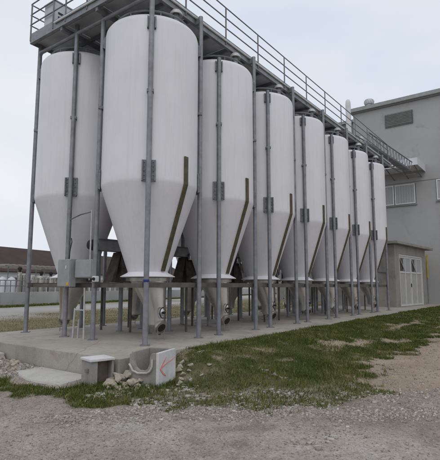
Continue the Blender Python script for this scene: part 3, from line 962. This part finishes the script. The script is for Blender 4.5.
for d0, d1 in ((dx0, dm - 0.01), (dm + 0.01, dx1)):
    leaf = MB().span(d0, d1, 0.075, 0.10, 0.02, 2.98).build('door_leaf', 'door', sh)
    wd = d1 - d0
    for x in (d0, d0 + wd / 2 - 0.05, d1 - 0.10):
        MB().span(x, x + 0.10, 0.05, 0.075, 0.02, 2.98).build('stile', 'door_frame', leaf)
    for z in (0.02, 1.98, 2.88):
        MB().span(d0 + 0.102, d0 + wd / 2 - 0.052, 0.052, 0.075, z, z + 0.10).build('cross_rail', 'door_frame', leaf)
        MB().span(d0 + wd / 2 + 0.052, d1 - 0.102, 0.052, 0.075, z, z + 0.10).build('cross_rail', 'door_frame', leaf)
    # left pane dark glass tilted open, right pane blinded
    MB().span(d0 + 0.12, d0 + wd / 2 - 0.07, 0.066, 0.0745, 2.10, 2.86).build('window_pane', 'glass', leaf)
    MB().tube([(d0 + 0.16, 0.055, 2.84), (d0 + wd / 2 - 0.16, 0.03, 2.12)], 0.035, 6).build('sash_stay', 'door', leaf)
    MB().span(d0 + wd / 2 - 0.32, d0 + wd / 2 - 0.08, 0.058, 0.0655, 2.11, 2.85).build('sash', 'blind', leaf)
    MB().span(d0 + wd / 2 + 0.07, d1 - 0.12, 0.066, 0.0745, 2.10, 2.86).build('window_pane', 'blind', leaf)
    # ribs of the sheet infill
    for hx0, hx1 in ((d0 + 0.12, d0 + wd / 2 - 0.07), (d0 + wd / 2 + 0.07, d1 - 0.12)):
        for q in range(1, 4):
            xx = hx0 + (hx1 - hx0) * q / 4
            MB().span(xx - 0.012, xx + 0.012, 0.064, 0.0755, 0.14, 1.96).build('rib', 'door', leaf)
MB().box((dm - 0.09, 0.03, 1.25), (0.05, 0.05, 0.22)).build('handle', 'black', sh, bevel=0.01)
MB().box((-0.04, 1.2, 1.3), (0.06, 0.22, 0.12)).build('wall_socket', 'galv_dark', sh, bevel=0.01)
MB().tube([(-0.03, 0.5, 0.0), (-0.03, 0.5, 2.0), (-0.03, 1.2, 2.05), (-0.03, 3.0, 2.08)], 0.02, 8).build('pipe', 'galv', sh, 40)
tag(sh, 'low grey rendered shed with flat overhanging roof and pale double doors', 'shed')

# ---------------------------------------------------------------- factory building
BX = 28.0
fb = empty('factory_building', (BX, 0, 0))
SEAM = 8.82
MB().span(0, 14, -14, 5.38, -0.6, SEAM - 0.02).build('lower_wall', 'plaster', fb)
MB().span(0.03, 14, -13.97, 5.35, SEAM - 0.02, SEAM + 0.02).build('wall_joint', 'plaster_dk', fb)
MB().span(0, 14, -14, 5.38, SEAM + 0.02, 14.95).build('upper_wall', 'plaster', fb)
MB().span(-0.30, 14.3, -14.3, 5.62, 15.05, 15.34).build('eave', 'trim', fb, bevel=0.03)
MB().span(-0.14, 14.1, -14.1, 5.5, 14.95, 15.05).build('gutter_board', 'plaster_dk', fb)
rf = MB().add([(-0.3, -14.3, 15.345), (14.3, -14.3, 15.345), (14.3, 5.62, 15.345), (-0.3, 5.62, 15.345), (7, -14.3, 16.0), (7, 5.62, 16.0)],
              [(3, 2, 1, 0), (0, 1, 4), (2, 3, 5), (0, 4, 5, 3), (1, 2, 5, 4)]).build('roof', 'trim', fb)
lv = MB().span(-0.02, 0.03, 0.92, 2.84, 13.30, 14.27).build('louvre', 'black', fb)
for z in (13.27, 14.25):
    MB().span(-0.07, 0.0, 0.88, 2.88, z, z + 0.05).build('louvre_frame', 'louvre', lv)
for y in (0.86, 1.86, 2.84):
    MB().span(-0.075, 0.0, y, y + 0.04, 13.27, 14.3).build('louvre_frame', 'louvre', lv)
rotm = Matrix.Rotation(R(38), 3, 'Y')
for k in range(8):
    MB().box((-0.055, 1.88, 13.39 + k * 0.115), (0.13, 1.92, 0.02), mat=rotm).build('slat', 'trim', lv)
def window(y0, y1, z0, z1, parts):
    wobj = MB().span(-0.012, 0.02, y0, y1, z0, z1).build('window', 'black', fb)
    MB().span(-0.10, -0.013, y0 - 0.05, y1 + 0.05, z0 - 0.14, z0 - 0.075).build('sill', 'plaster_dk', wobj)
    n = len(parts) - 1
    for i in range(n):
        a, b = parts[i], parts[i + 1]
        a2, b2 = a + 0.03, b - 0.03
        f = 0.075
        mb = MB().span(-0.07, -0.013, a2, a2 + f, z0, z1).span(-0.07, -0.013, b2 - f, b2, z0, z1)
        mb.span(-0.068, -0.013, a2 + f, b2 - f, z1 - f, z1).span(-0.068, -0.013, a2 + f, b2 - f, z0, z0 + f)
        mb.build('frame', 'frame_white', wobj)
        ns = 7
        for q in range(ns):
            ya = a2 + f + (b2 - a2 - 2 * f) * q / ns; yb = a2 + f + (b2 - a2 - 2 * f) * (q + 1) / ns
            MB().span(-0.034 - 0.006 * (q % 2), -0.016, ya + 0.004, yb - 0.004, z0 + f, z1 - f).build('pane', 'blind', wobj)
window(0.94, 4.3, 7.22, 8.70, [0.94, 2.44, 3.37, 4.3])
window(-2.9, -0.44, 7.30, 8.78, [-2.9, -1.67, -0.44])
# sheet canopies over the walkway door
cn = MB().span(-2.4, -0.002, 0.25, 3.9, 9.62, 9.70).build('canopy', 'white_plain', fb)
MB().span(-2.46, -2.402, 0.2, 3.95, 9.45, 9.95).build('fascia', 'white_plain', cn)
MB().span(-2.402, -0.002, 0.2, 0.248, 9.45, 9.95).build('fascia', 'white_plain', cn)
for y in (0.5, 1.4, 2.4, 3.4):
    MB().tube([(-2.3, y, 9.58), (-0.01, y, 9.1)], 0.04, 8).build('canopy_strut', 'galv_dark', cn, 40)
tag(fb, 'tall grey plastered factory building with a louvre and pale windows behind the tanks', 'building')
# set-back wing
wg = empty('rear_wing', (31.5, 5.6, 0))
MB().span(0, 9, 0.1, 9, -0.6, 15.6).build('wall', 'plaster_dk', wg)
MB().span(-0.2, 9.2, 0.05, 9.2, 15.6, 15.85).build('eave', 'trim', wg)
tag(wg, 'darker set-back wing of the factory just left of the white flue', 'building')
# roof ventilator
rv = empty('roof_ventilator', (29.6, 4.55, 15.72)); rv.scale = (0.66, 0.66, 0.62)
MB().lathe([(0.33, -0.1), (0.33, 0.45), (0.42, 0.47), (0.42, 0.55)], 24).build('base', 'pale', rv, 35)
hd = MB().lathe([(0.30, 0.55), (0.50, 0.70), (0.58, 0.95), (0.54, 1.18), (0.36, 1.36), (0.0, 1.42)], 28).build('turbine_head', 'pale', rv, 35)
for k in range(16):
    a = k * math.pi / 8
    pts = [(math.cos(a + dz * 0.5) * r, math.sin(a + dz * 0.5) * r, z) for dz, (r, z) in enumerate([(0.33, 0.56), (0.53, 0.70), (0.61, 0.95), (0.57, 1.18), (0.38, 1.37)])]
    pts = [(math.cos(a + i * 0.12) * p_[0], math.sin(a + i * 0.12) * p_[0], p_[1]) for i, p_ in enumerate([(0.33, 0.56), (0.53, 0.70), (0.61, 0.95), (0.57, 1.18), (0.38, 1.37)])]
    MB().tube(pts, 0.02, 5).build('fin', 'trim', hd)
tag(rv, 'rounded pale turbine ventilator on the factory roof edge', 'ventilator')
# white flue
fl_ = empty('flue_stack', (26.3, 5.15, 0))
MB().lathe([(0.20, 0.0), (0.20, 14.9)], 24).build('pipe', 'white_plain', fl_, 35)
MB().lathe([(0.20, 14.9), (0.20, 15.2), (0.18, 15.42), (0.11, 15.56), (0.0, 15.6)], 24).build('cowl', 'white_plain', fl_, 35)
for z in (3.0, 6.2, 9.4, 12.4, 13.6):
    MB().lathe([(0.202, z), (0.215, z), (0.215, z + 0.06), (0.202, z + 0.06)], 24).build('band', 'pale', fl_)
MB().tube([(0.18, 0, 12.6), (1.7, 0, 12.6)], 0.03, 6).build('stay', 'galv', fl_)
tag(fl_, 'slim white flue stack rising at the left corner of the factory', 'flue')
# yellow panel beside the shed
yp = empty('yellow_sign_post', (27.55, 0.36, 0.0))
MB().tube([(0.0, 0.02, 0), (0.0, 0.02, 3.3)], 0.03, 8).build('post', 'galv', yp, 40)
MB().box((0, -0.02, 2.6), (0.30, 0.03, 1.65)).build('panel', 'yellow', yp)
tag(yp, 'narrow upright yellow panel between the shed and the factory wall', 'sign')
# lattice gantry between walkway and factory
ga = empty('lattice_gantry', (16.0, 0.75, 8.05))
GL = 8.9
def gz(x):
    return 0.05 * x
for y in (-0.35, 0.35):
    for z in (0.35, 1.0):
        MB().tube([(0, y, z + gz(0)), (GL, y, z + gz(GL))], 0.035, 6).build('chord', 'galv_dark', ga)
    for k in range(14):
        x = k * GL / 14; x2 = (k + 1) * GL / 14
        MB().tube([(x, y, 0.35 + gz(x)), (x2, y, 1.0 + gz(x2))], 0.022, 6).build('diagonal', 'galv_dark', ga)
        MB().tube([(x, y, 1.0 + gz(x)), (x, y, 0.35 + gz(x))], 0.022, 6).build('upright', 'galv_dark', ga)
for k in range(10):
    x = 0.3 + k * 1.2
    MB().tube([(x, -0.35, 0.35 + gz(x)), (x, 0.35, 0.35 + gz(x))], 0.03, 6).build('tie', 'galv_dark', ga)
MB().add([(0, -0.2, 0.45), (GL, -0.2, 0.45 + gz(GL)), (GL, 0.2, 0.45 + gz(GL)), (0, 0.2, 0.45), (0, -0.2, 0.6), (GL, -0.2, 0.6 + gz(GL)), (GL, 0.2, 0.6 + gz(GL)), (0, 0.2, 0.6)],
         [(3, 2, 1, 0), (4, 5, 6, 7), (0, 1, 5, 4), (1, 2, 6, 5), (2, 3, 7, 6), (3, 0, 4, 7)]).build('conveyor_duct', 'galv', ga)
tag(ga, 'dark steel lattice gantry leading from the walkway to the factory wall', 'gantry')
wb = empty('white_unit', (17.9, 1.5, 7.9))
MB().box((0, 0, 1.35), (0.30, 0.32, 0.55)).build('housing', 'white_plain', wb, bevel=0.03)
for sx in (-0.15, 0.15):
    MB().box((sx, 0, 0.55), (0.06, 0.3, 1.08)).build('leg', 'galv_dark', wb)
tag(wb, 'small white unit standing on the far end of the walkway', 'machine')

# ---------------------------------------------------------------- background on the left
rzw = math.atan2(t__[1], t__[0])
def lw(s, off, z=0.0):
    q = LW0 + n_ * off + t__ * s
    return (q[0], q[1], z)
wl_ = empty('low_wall', lw(0, 0, -0.2), rzw)
for k in range(-3, 16):
    MB().span(k * 5 + 0.006, k * 5 + 4.994, 0, 0.3, -0.3, 0.97).build('wall_panel', 'lowwall', wl_, bevel=0.01)
tag(wl_, 'long low pale concrete wall across the road behind the tanks', 'wall')
MB_ = MB().add([lw(-25, 0.3, -0.3), lw(120, 0.3, -0.3), lw(120, 30, -0.3), lw(-25, 30, -0.3), lw(-25, 0.3, 0.2), lw(120, 0.3, 0.2), lw(120, 30, 0.2), lw(-25, 30, 0.2)],
               [(3, 2, 1, 0), (4, 5, 6, 7), (0, 1, 5, 4), (1, 2, 6, 5), (2, 3, 7, 6), (3, 0, 4, 7)])
tag(MB_.build('yard_pavement', 'lowwall'), kind='structure')
def vat(s, rad, h, lab, pump=False, off=1.5, mat='stain_dull'):
    o = empty('steel_vat', lw(s, off, 0.2))
    MB().lathe([(rad, 0.25), (rad, h), (rad * 0.9, h + 0.08), (rad * 0.3, h + 0.16), (0, h + 0.17)], 24).build('shell', mat, o, 35)
    for z in (0.5, h - 0.12):
        MB().lathe([(rad + 0.003, z), (rad + 0.02, z), (rad + 0.02, z + 0.05), (rad + 0.003, z + 0.05)], 24).build('band', 'stain', o)
    for a in (0.6, 2.2, 3.8, 5.4):
        MB().tube([(math.cos(a) * rad * 0.8, math.sin(a) * rad * 0.8, 0), (math.cos(a) * rad * 0.8, math.sin(a) * rad * 0.8, 0.3)], 0.03, 6).build('leg', 'galv', o)
    if pump:
        MB().lathe([(0.10, 0), (0.10, 0.12), (0.16, 0.14), (0.16, 0.28), (0.08, 0.36), (0, 0.37)], 14, c=(0, 0, h + 0.14)).build('valve_head', 'black', o, 35)
    tag(o, lab, 'vat', 'steel vats behind the low wall')
vat(2.75, 0.16, 1.85, 'slim pale steel column, first right of the dark railing behind the low wall', True, mat='stain_dull')
vat(3.13, 0.16, 1.7, 'slim pale steel column just left of the leftmost tall leg, behind the low wall', mat='stain_dull')
vat(3.85, 0.28, 1.62, 'narrow steel vat just right of the leftmost tall leg, behind the low wall', mat='stain_dull')
vat(4.76, 0.40, 1.62, 'broad steel vat with a dark valve head behind the low wall', True)
vat(5.72, 0.36, 1.60, 'steel vat partly behind the left cone-bottomed tank, behind the low wall', True)
for i, s in enumerate((6.9, 8.1, 9.5, 10.9, 12.3, 13.8, 15.4, 17.2)):
    vat(s, 0.42, 1.55, 'steel vat seen between tank legs over the low wall, %s of these from left' % (ORD + ['last'])[i], i % 2 == 0)
for i, s in enumerate((1.15, 1.9)):
    o = empty('white_container', lw(s, 1.3, 0.2)); o.scale = (0.9, 0.9, 0.86)
    MB().lathe([(0.28, 0.0), (0.30, 1.35), (0.30, 1.6), (0.22, 1.78), (0.08, 1.82), (0, 1.83)], 24).build('body', 'white_plain', o, 35)
    MB().lathe([(0.10, 1.80), (0.10, 1.88), (0, 1.89)], 14).build('lid', 'pale', o, 35)
    tag(o, ['white rounded container at the left edge of the photo behind the railing', 'white rounded container behind the railing, right one of the two'][i], 'container', 'white containers behind the railing')
rl = empty('yard_railing', lw(0, 0.15, 0.77), rzw)
for k in range(-6, 7):
    MB().tube([(k * 0.42, 0, 0), (k * 0.42, 0, 0.78)], 0.03, 6).build('post', 'galv_dark', rl)
for z in (0.78, 0.42):
    MB().tube([(-2.6, 0, z), (2.6, 0, z)], 0.03, 6).build('rail', 'galv_dark', rl)
tag(rl, 'dark grey post railing on the low wall at the left edge', 'railing')
rl = empty('handrail', lw(4.0, 0.15, 0.77), rzw)
for k in range(7):
    MB().tube([(k * 2.0, 0, 0), (k * 2.0, 0, 0.48)], 0.02, 6).build('post', 'pale', rl)
MB().tube([(-0.9, 0, 0.48), (12.2, 0, 0.48)], 0.022, 6).build('rail', 'pale', rl)
tag(rl, 'thin pale handrail on the low wall in front of the steel vats', 'railing')
pg = empty('pergola', lw(3.9, 4.0, 0.2), rzw)
for x in (0, 1.75, 3.6, 5.6):
    for y in (0, 3.0):
        MB().tube([(x, y, 0), (x, y, 2.45)], 0.035, 6).build('post', 'galv_dark', pg)
for y in (-0.15, 1.5, 3.15):
    MB().span(-0.5, 6.3, y - 0.04, y + 0.04, 2.45, 2.55).build('beam', 'pergola', pg)
for k in range(12):
    MB().span(-0.4 + k * 0.58, -0.33 + k * 0.58, -0.5, 3.5, 2.552, 2.63).build('rafter', 'pergola', pg)
tag(pg, 'light timber pergola on thin posts in front of the brown roof', 'pergola')
bb = empty('brown_roofed_building', lw(-20, 16, 0.2), rzw)
LEN = 75
MB().span(0, LEN, 0, 12, 0, 2.55).build('wall', 'farwall', bb)
MB().add([(-0.5, -0.5, 2.42), (LEN + 0.5, -0.5, 2.42), (LEN + 0.5, 6, 5.6), (-0.5, 6, 5.6), (LEN + 0.5, 12.5, 2.42), (-0.5, 12.5, 2.42),
          (-0.5, -0.5, 2.55), (LEN + 0.5, -0.5, 2.55), (LEN + 0.5, 6, 5.75), (-0.5, 6, 5.75), (LEN + 0.5, 12.5, 2.55), (-0.5, 12.5, 2.55)],
         [(0, 1, 2, 3), (3, 2, 4, 5), (9, 8, 7, 6), (11, 10, 8, 9), (0, 6, 7, 1), (5, 4, 10, 11), (1, 7, 8, 2), (2, 8, 10, 4), (0, 3, 9, 6), (3, 5, 11, 9)]).build('roof', 'roofbrown', bb)
for k in range(16):
    wv = MB().span(2 + k * 4.6, 3.4 + k * 4.6, -0.02, 0.03, 0.9, 1.9).build('window', 'glass', bb)
    MB().span(1.95 + k * 4.6, 3.45 + k * 4.6, -0.06, -0.021, 0.82, 0.9).build('sill', 'trim', wv)
tag(bb, 'long white building with a brown sheet roof in the far left background', 'building')

# ---------------------------------------------------------------- scattered stuff
def scatter_stones(n, xs, ys, smin, smax, keep, tint_lo, tint_hi, power=2.2):
    x = rng.uniform(xs[0], xs[1], n); y = rng.uniform(ys[0], ys[1], n)
    k = keep(x, y)
    k &= ~((x > PX0 - 0.02) & (x < PX1) & (y > PY0 - 0.02) & (y < PY1))
    x, y = x[k], y[k]
    s = smin + (smax - smin) * rng.random(len(x)) ** power
    t = tint_lo + (tint_hi - tint_lo) * rng.random(len(x))
    return x, y, s, t
ICO = np.array([(-1, -1, -1), (1, -1, -1), (1, 1, -1), (-1, 1, -1), (-1, -1, 1), (1, -1, 1), (1, 1, 1), (-1, 1, 1)], float) * 0.72
IF = np.array([(0, 2, 1), (0, 3, 2), (4, 5, 6), (4, 6, 7), (0, 1, 5), (0, 5, 4), (1, 2, 6), (1, 6, 5), (2, 3, 7), (2, 7, 6), (3, 0, 4), (3, 4, 7)])
def stones_obj(name, sets, label):
    x, y, s, t = [np.concatenate(c) for c in zip(*sets)]
    n = len(x)
    z = height(x, y)
    v = ICO[None] * (1 + rng.uniform(-0.55, 0.35, (n, 8, 3)))
    sc = np.stack([rng.uniform(0.7, 1.3, n), rng.uniform(0.7, 1.2, n), rng.uniform(0.4, 0.85, n)], -1)
    v = v * sc[:, None, :] * s[:, None, None]
    a = rng.uniform(0, 6.283, n); ca, sa = np.cos(a)[:, None], np.sin(a)[:, None]
    tl = rng.normal(0, 0.35, n)[:, None]
    vx = v[..., 0] * ca - v[..., 1] * sa; vy = v[..., 0] * sa + v[..., 1] * ca
    vz = v[..., 2] + vx * np.tan(np.clip(tl, -0.6, 0.6)) * 0.5
    V = np.stack([vx + x[:, None], vy + y[:, None], vz + (z + s * 0.15)[:, None]], -1).reshape(-1, 3)
    F = (IF[None] + (np.arange(n) * 8)[:, None, None]).reshape(-1, 3)
    me = np_mesh(name, V, F, 'gravel', {'tint': np.repeat(t, 8)})
    o = bpy.data.objects.new(name, me); COL.objects.link(o)
    tag(o, label, 'gravel', kind='stuff')
bare = lambda x, y: rng.random(len(x)) > gmask(x, y) * 0.97
band = lambda x, y: (np.exp(-((y + 3.6 + (x + 1.2) * 0.80) ** 2) / 0.12) > rng.random(len(x)))
sets = [
    scatter_stones(85000, (-6.0, 1.5), (-7.2, 1.5), 0.0025, 0.011, lambda x, y: bare(x, y) & (fbm(x, y, 1.3, 3) > 0.2 + 0.4 * rng.random(len(x))), 0.05, 0.92, 2.4),
    scatter_stones(5000, (-6.0, 3.0), (-7.2, 1.5), 0.006, 0.022, lambda x, y: bare(x, y) & (vnoise(x + 9, y, 0.8) > rng.random(len(x)) * 0.9), 0.15, 1.0, 4.0),
    scatter_stones(60000, (-3.4, 2.4), (-6.6, -0.9), 0.005, 0.028, lambda x, y: band(x, y) & (fbm(x, y, 1.6, 3) > 0.25 + 0.35 * rng.random(len(x))), 0.30, 1.0, 3.4),
    scatter_stones(70000, (-3.0, 1.0), (-6.6, -1.9), 0.004, 0.026, lambda x, y: (np.exp(-((y + 2.95 + (x + 2.19) * 1.32) ** 2) / 0.16) * sstep(x, -2.9, -2.0) > rng.random(len(x))) & (fbm(x + 7, y, 1.9, 3) > 0.2 + 0.35 * rng.random(len(x))), 0.35, 1.0, 3.2),
    scatter_stones(5000, (-2.4, 0.6), (-4.8, -1.2), 0.010, 0.042, lambda x, y: (vnoise(x, y, 1.7) > 0.50) & (vnoise(x + 3, y, 4.0) > 0.45), 0.45, 1.0, 3.0),
    scatter_stones(22000, (0.5, 14), (-8, -1.0), 0.005, 0.024, bare, 0.2, 0.95, 3.4),
    scatter_stones(5000, (-3.2, -1.46), (1.0, 4.5), 0.012, 0.045, lambda x, y: (np.abs(x + 1.85) < 0.45 + 0 * x), 0.3, 1.0, 2.0),
]
stones_obj('gravel', sets, 'loose grey and pale gravel stones over the yard')

def blades_obj(name, x, y, hgt, wid, tint, label, lean=0.5):
    n = len(x)
    z = height(x, y) - 0.004
    a = rng.uniform(0, 6.283, n); b = rng.uniform(0, 6.283, n)
    L = np.abs(rng.normal(lean, 0.3, n)) * hgt
    dx, dy = np.cos(a) * wid, np.sin(a) * wid
    lx, ly = np.cos(b) * L, np.sin(b) * L
    P0 = np.stack([x - dx, y - dy, z], -1); P1 = np.stack([x + dx, y + dy, z], -1)
    P2 = np.stack([x + dx * 0.75 + lx * 0.4, y + dy * 0.75 + ly * 0.4, z + hgt * 0.62], -1)
    P3 = np.stack([x - dx * 0.75 + lx * 0.4, y - dy * 0.75 + ly * 0.4, z + hgt * 0.62], -1)
    P4 = np.stack([x + lx, y + ly, z + hgt * rng.uniform(0.75, 1.0, n)], -1)
    V = np.stack([P0, P1, P2, P3, P4], 1).reshape(-1, 3)
    base = (np.arange(n) * 5)[:, None]
    F = np.concatenate([base + np.array([[0, 1, 2]]), base + np.array([[0, 2, 3]]), base + np.array([[3, 2, 4]])])
    me = np_mesh(name, V, F, 'grass', {'tint': np.repeat(tint, 5)})
    o = bpy.data.objects.new(name, me); COL.objects.link(o)
    tag(o, label, 'grass', kind='stuff')
def grass_pts(n, xs, ys):
    x = rng.uniform(xs[0], xs[1], n); y = rng.uniform(ys[0], ys[1], n)
    m = gmask(x, y) * np.clip(2.3 * fbm(x, y, 1.7, 4) - 0.12, 0.15, 1.3)
    k = rng.random(n) < m
    k &= ~((x > PX0 - 0.01) & (y > PY0 - 0.005) & (y < PY1))
    k &= ~((x > -2.2) & (x < PX0) & (y > -0.3) & (y < 1.25))
    # keep clear of the concrete box interior
    c, s = math.cos(-ang), math.sin(-ang)
    u = (x + 1.285) * c - (y + 1.62) * s; v = (x + 1.285) * s + (y + 1.62) * c
    k &= ~((u > -0.02) & (u < 0.63) & (v > -0.02) & (v < 0.55))
    return x[k], y[k]
bx_, by_, hh, ww, tt = [], [], [], [], []
for n, xs, ys, h0, h1_, wd in ((210000, (-3.6, 3.5), (-5.2, 3.2), 0.025, 0.085, 0.0028), (95000, (3.5, 12), (-4.8, -0.85), 0.03, 0.09, 0.005), (36000, (12, 28), (-4.0, -0.85), 0.03, 0.10, 0.009),
                               (9000, (-3.4, 3.5), (-5.0, 3.0), 0.05, 0.14, 0.005), (26000, (-3.4, 5.0), (-5.0, 3.0), 0.02, 0.05, 0.010)):
    x, y = grass_pts(n, xs, ys)
    cl = fbm(x + 5, y, 1.3, 4)
    h_ = (h0 + (h1_ - h0) * rng.random(len(x))) * (0.25 + 1.15 * cl)
    bx_.append(x); by_.append(y); hh.append(h_); ww.append(np.full(len(x), wd) * rng.uniform(0.7, 1.4, len(x)))
    dryp = fbm(x + 31, y + 7, 0.9, 4)
    t = np.clip(0.18 + 0.75 * fbm(x, y + 3, 3.0, 3) * rng.uniform(0.6, 1.2, len(x)) + 0.55 * np.clip(dryp - 0.58, 0, 1) * 2 * rng.random(len(x)), 0, 0.86)
    t = np.where(rng.random(len(x)) < 0.07 + 0.9 * np.clip(dryp - 0.52, 0, 1), rng.uniform(0.85, 1.0, len(x)), t)
    tt.append(t)
blades_obj('grass', np.concatenate(bx_), np.concatenate(by_), np.concatenate(hh), np.concatenate(ww), np.concatenate(tt), 'short patchy green grass on the verge in front of the platform')
# dry grass strip behind the platform
n = 75000
x = rng.uniform(-4, 26, n); y = rng.uniform(4.95, 18, n)
d_ = (x - LW0[0]) * n_[0] + (y - LW0[1]) * n_[1]
k = (d_ < -7.6) & (rng.random(n) < 0.25 + fbm(x, y, 0.8, 3) * 0.9) & ~((x < -0.9) & (y < 4.5))
x, y = x[k], y[k]
blades_obj('dry_grass', x, y, rng.uniform(0.015, 0.06, len(x)), np.full(len(x), 0.006), np.clip(rng.normal(0.84, 0.1, len(x)), 0.4, 1.0), 'yellowish dry grass strip between the platform and the road')
n = 26000
s_ = rng.uniform(-14, 70, n); o_ = rng.uniform(-1.3, -0.03, n)
x = LW0[0] + n_[0] * o_ + t__[0] * s_; y = LW0[1] + n_[1] * o_ + t__[1] * s_
blades_obj('wall_grass', x, y, rng.uniform(0.06, 0.20, n), np.full(n, 0.014), np.clip(rng.normal(0.55, 0.12, n), 0.1, 0.9), 'green grass growing along the foot of the low wall')
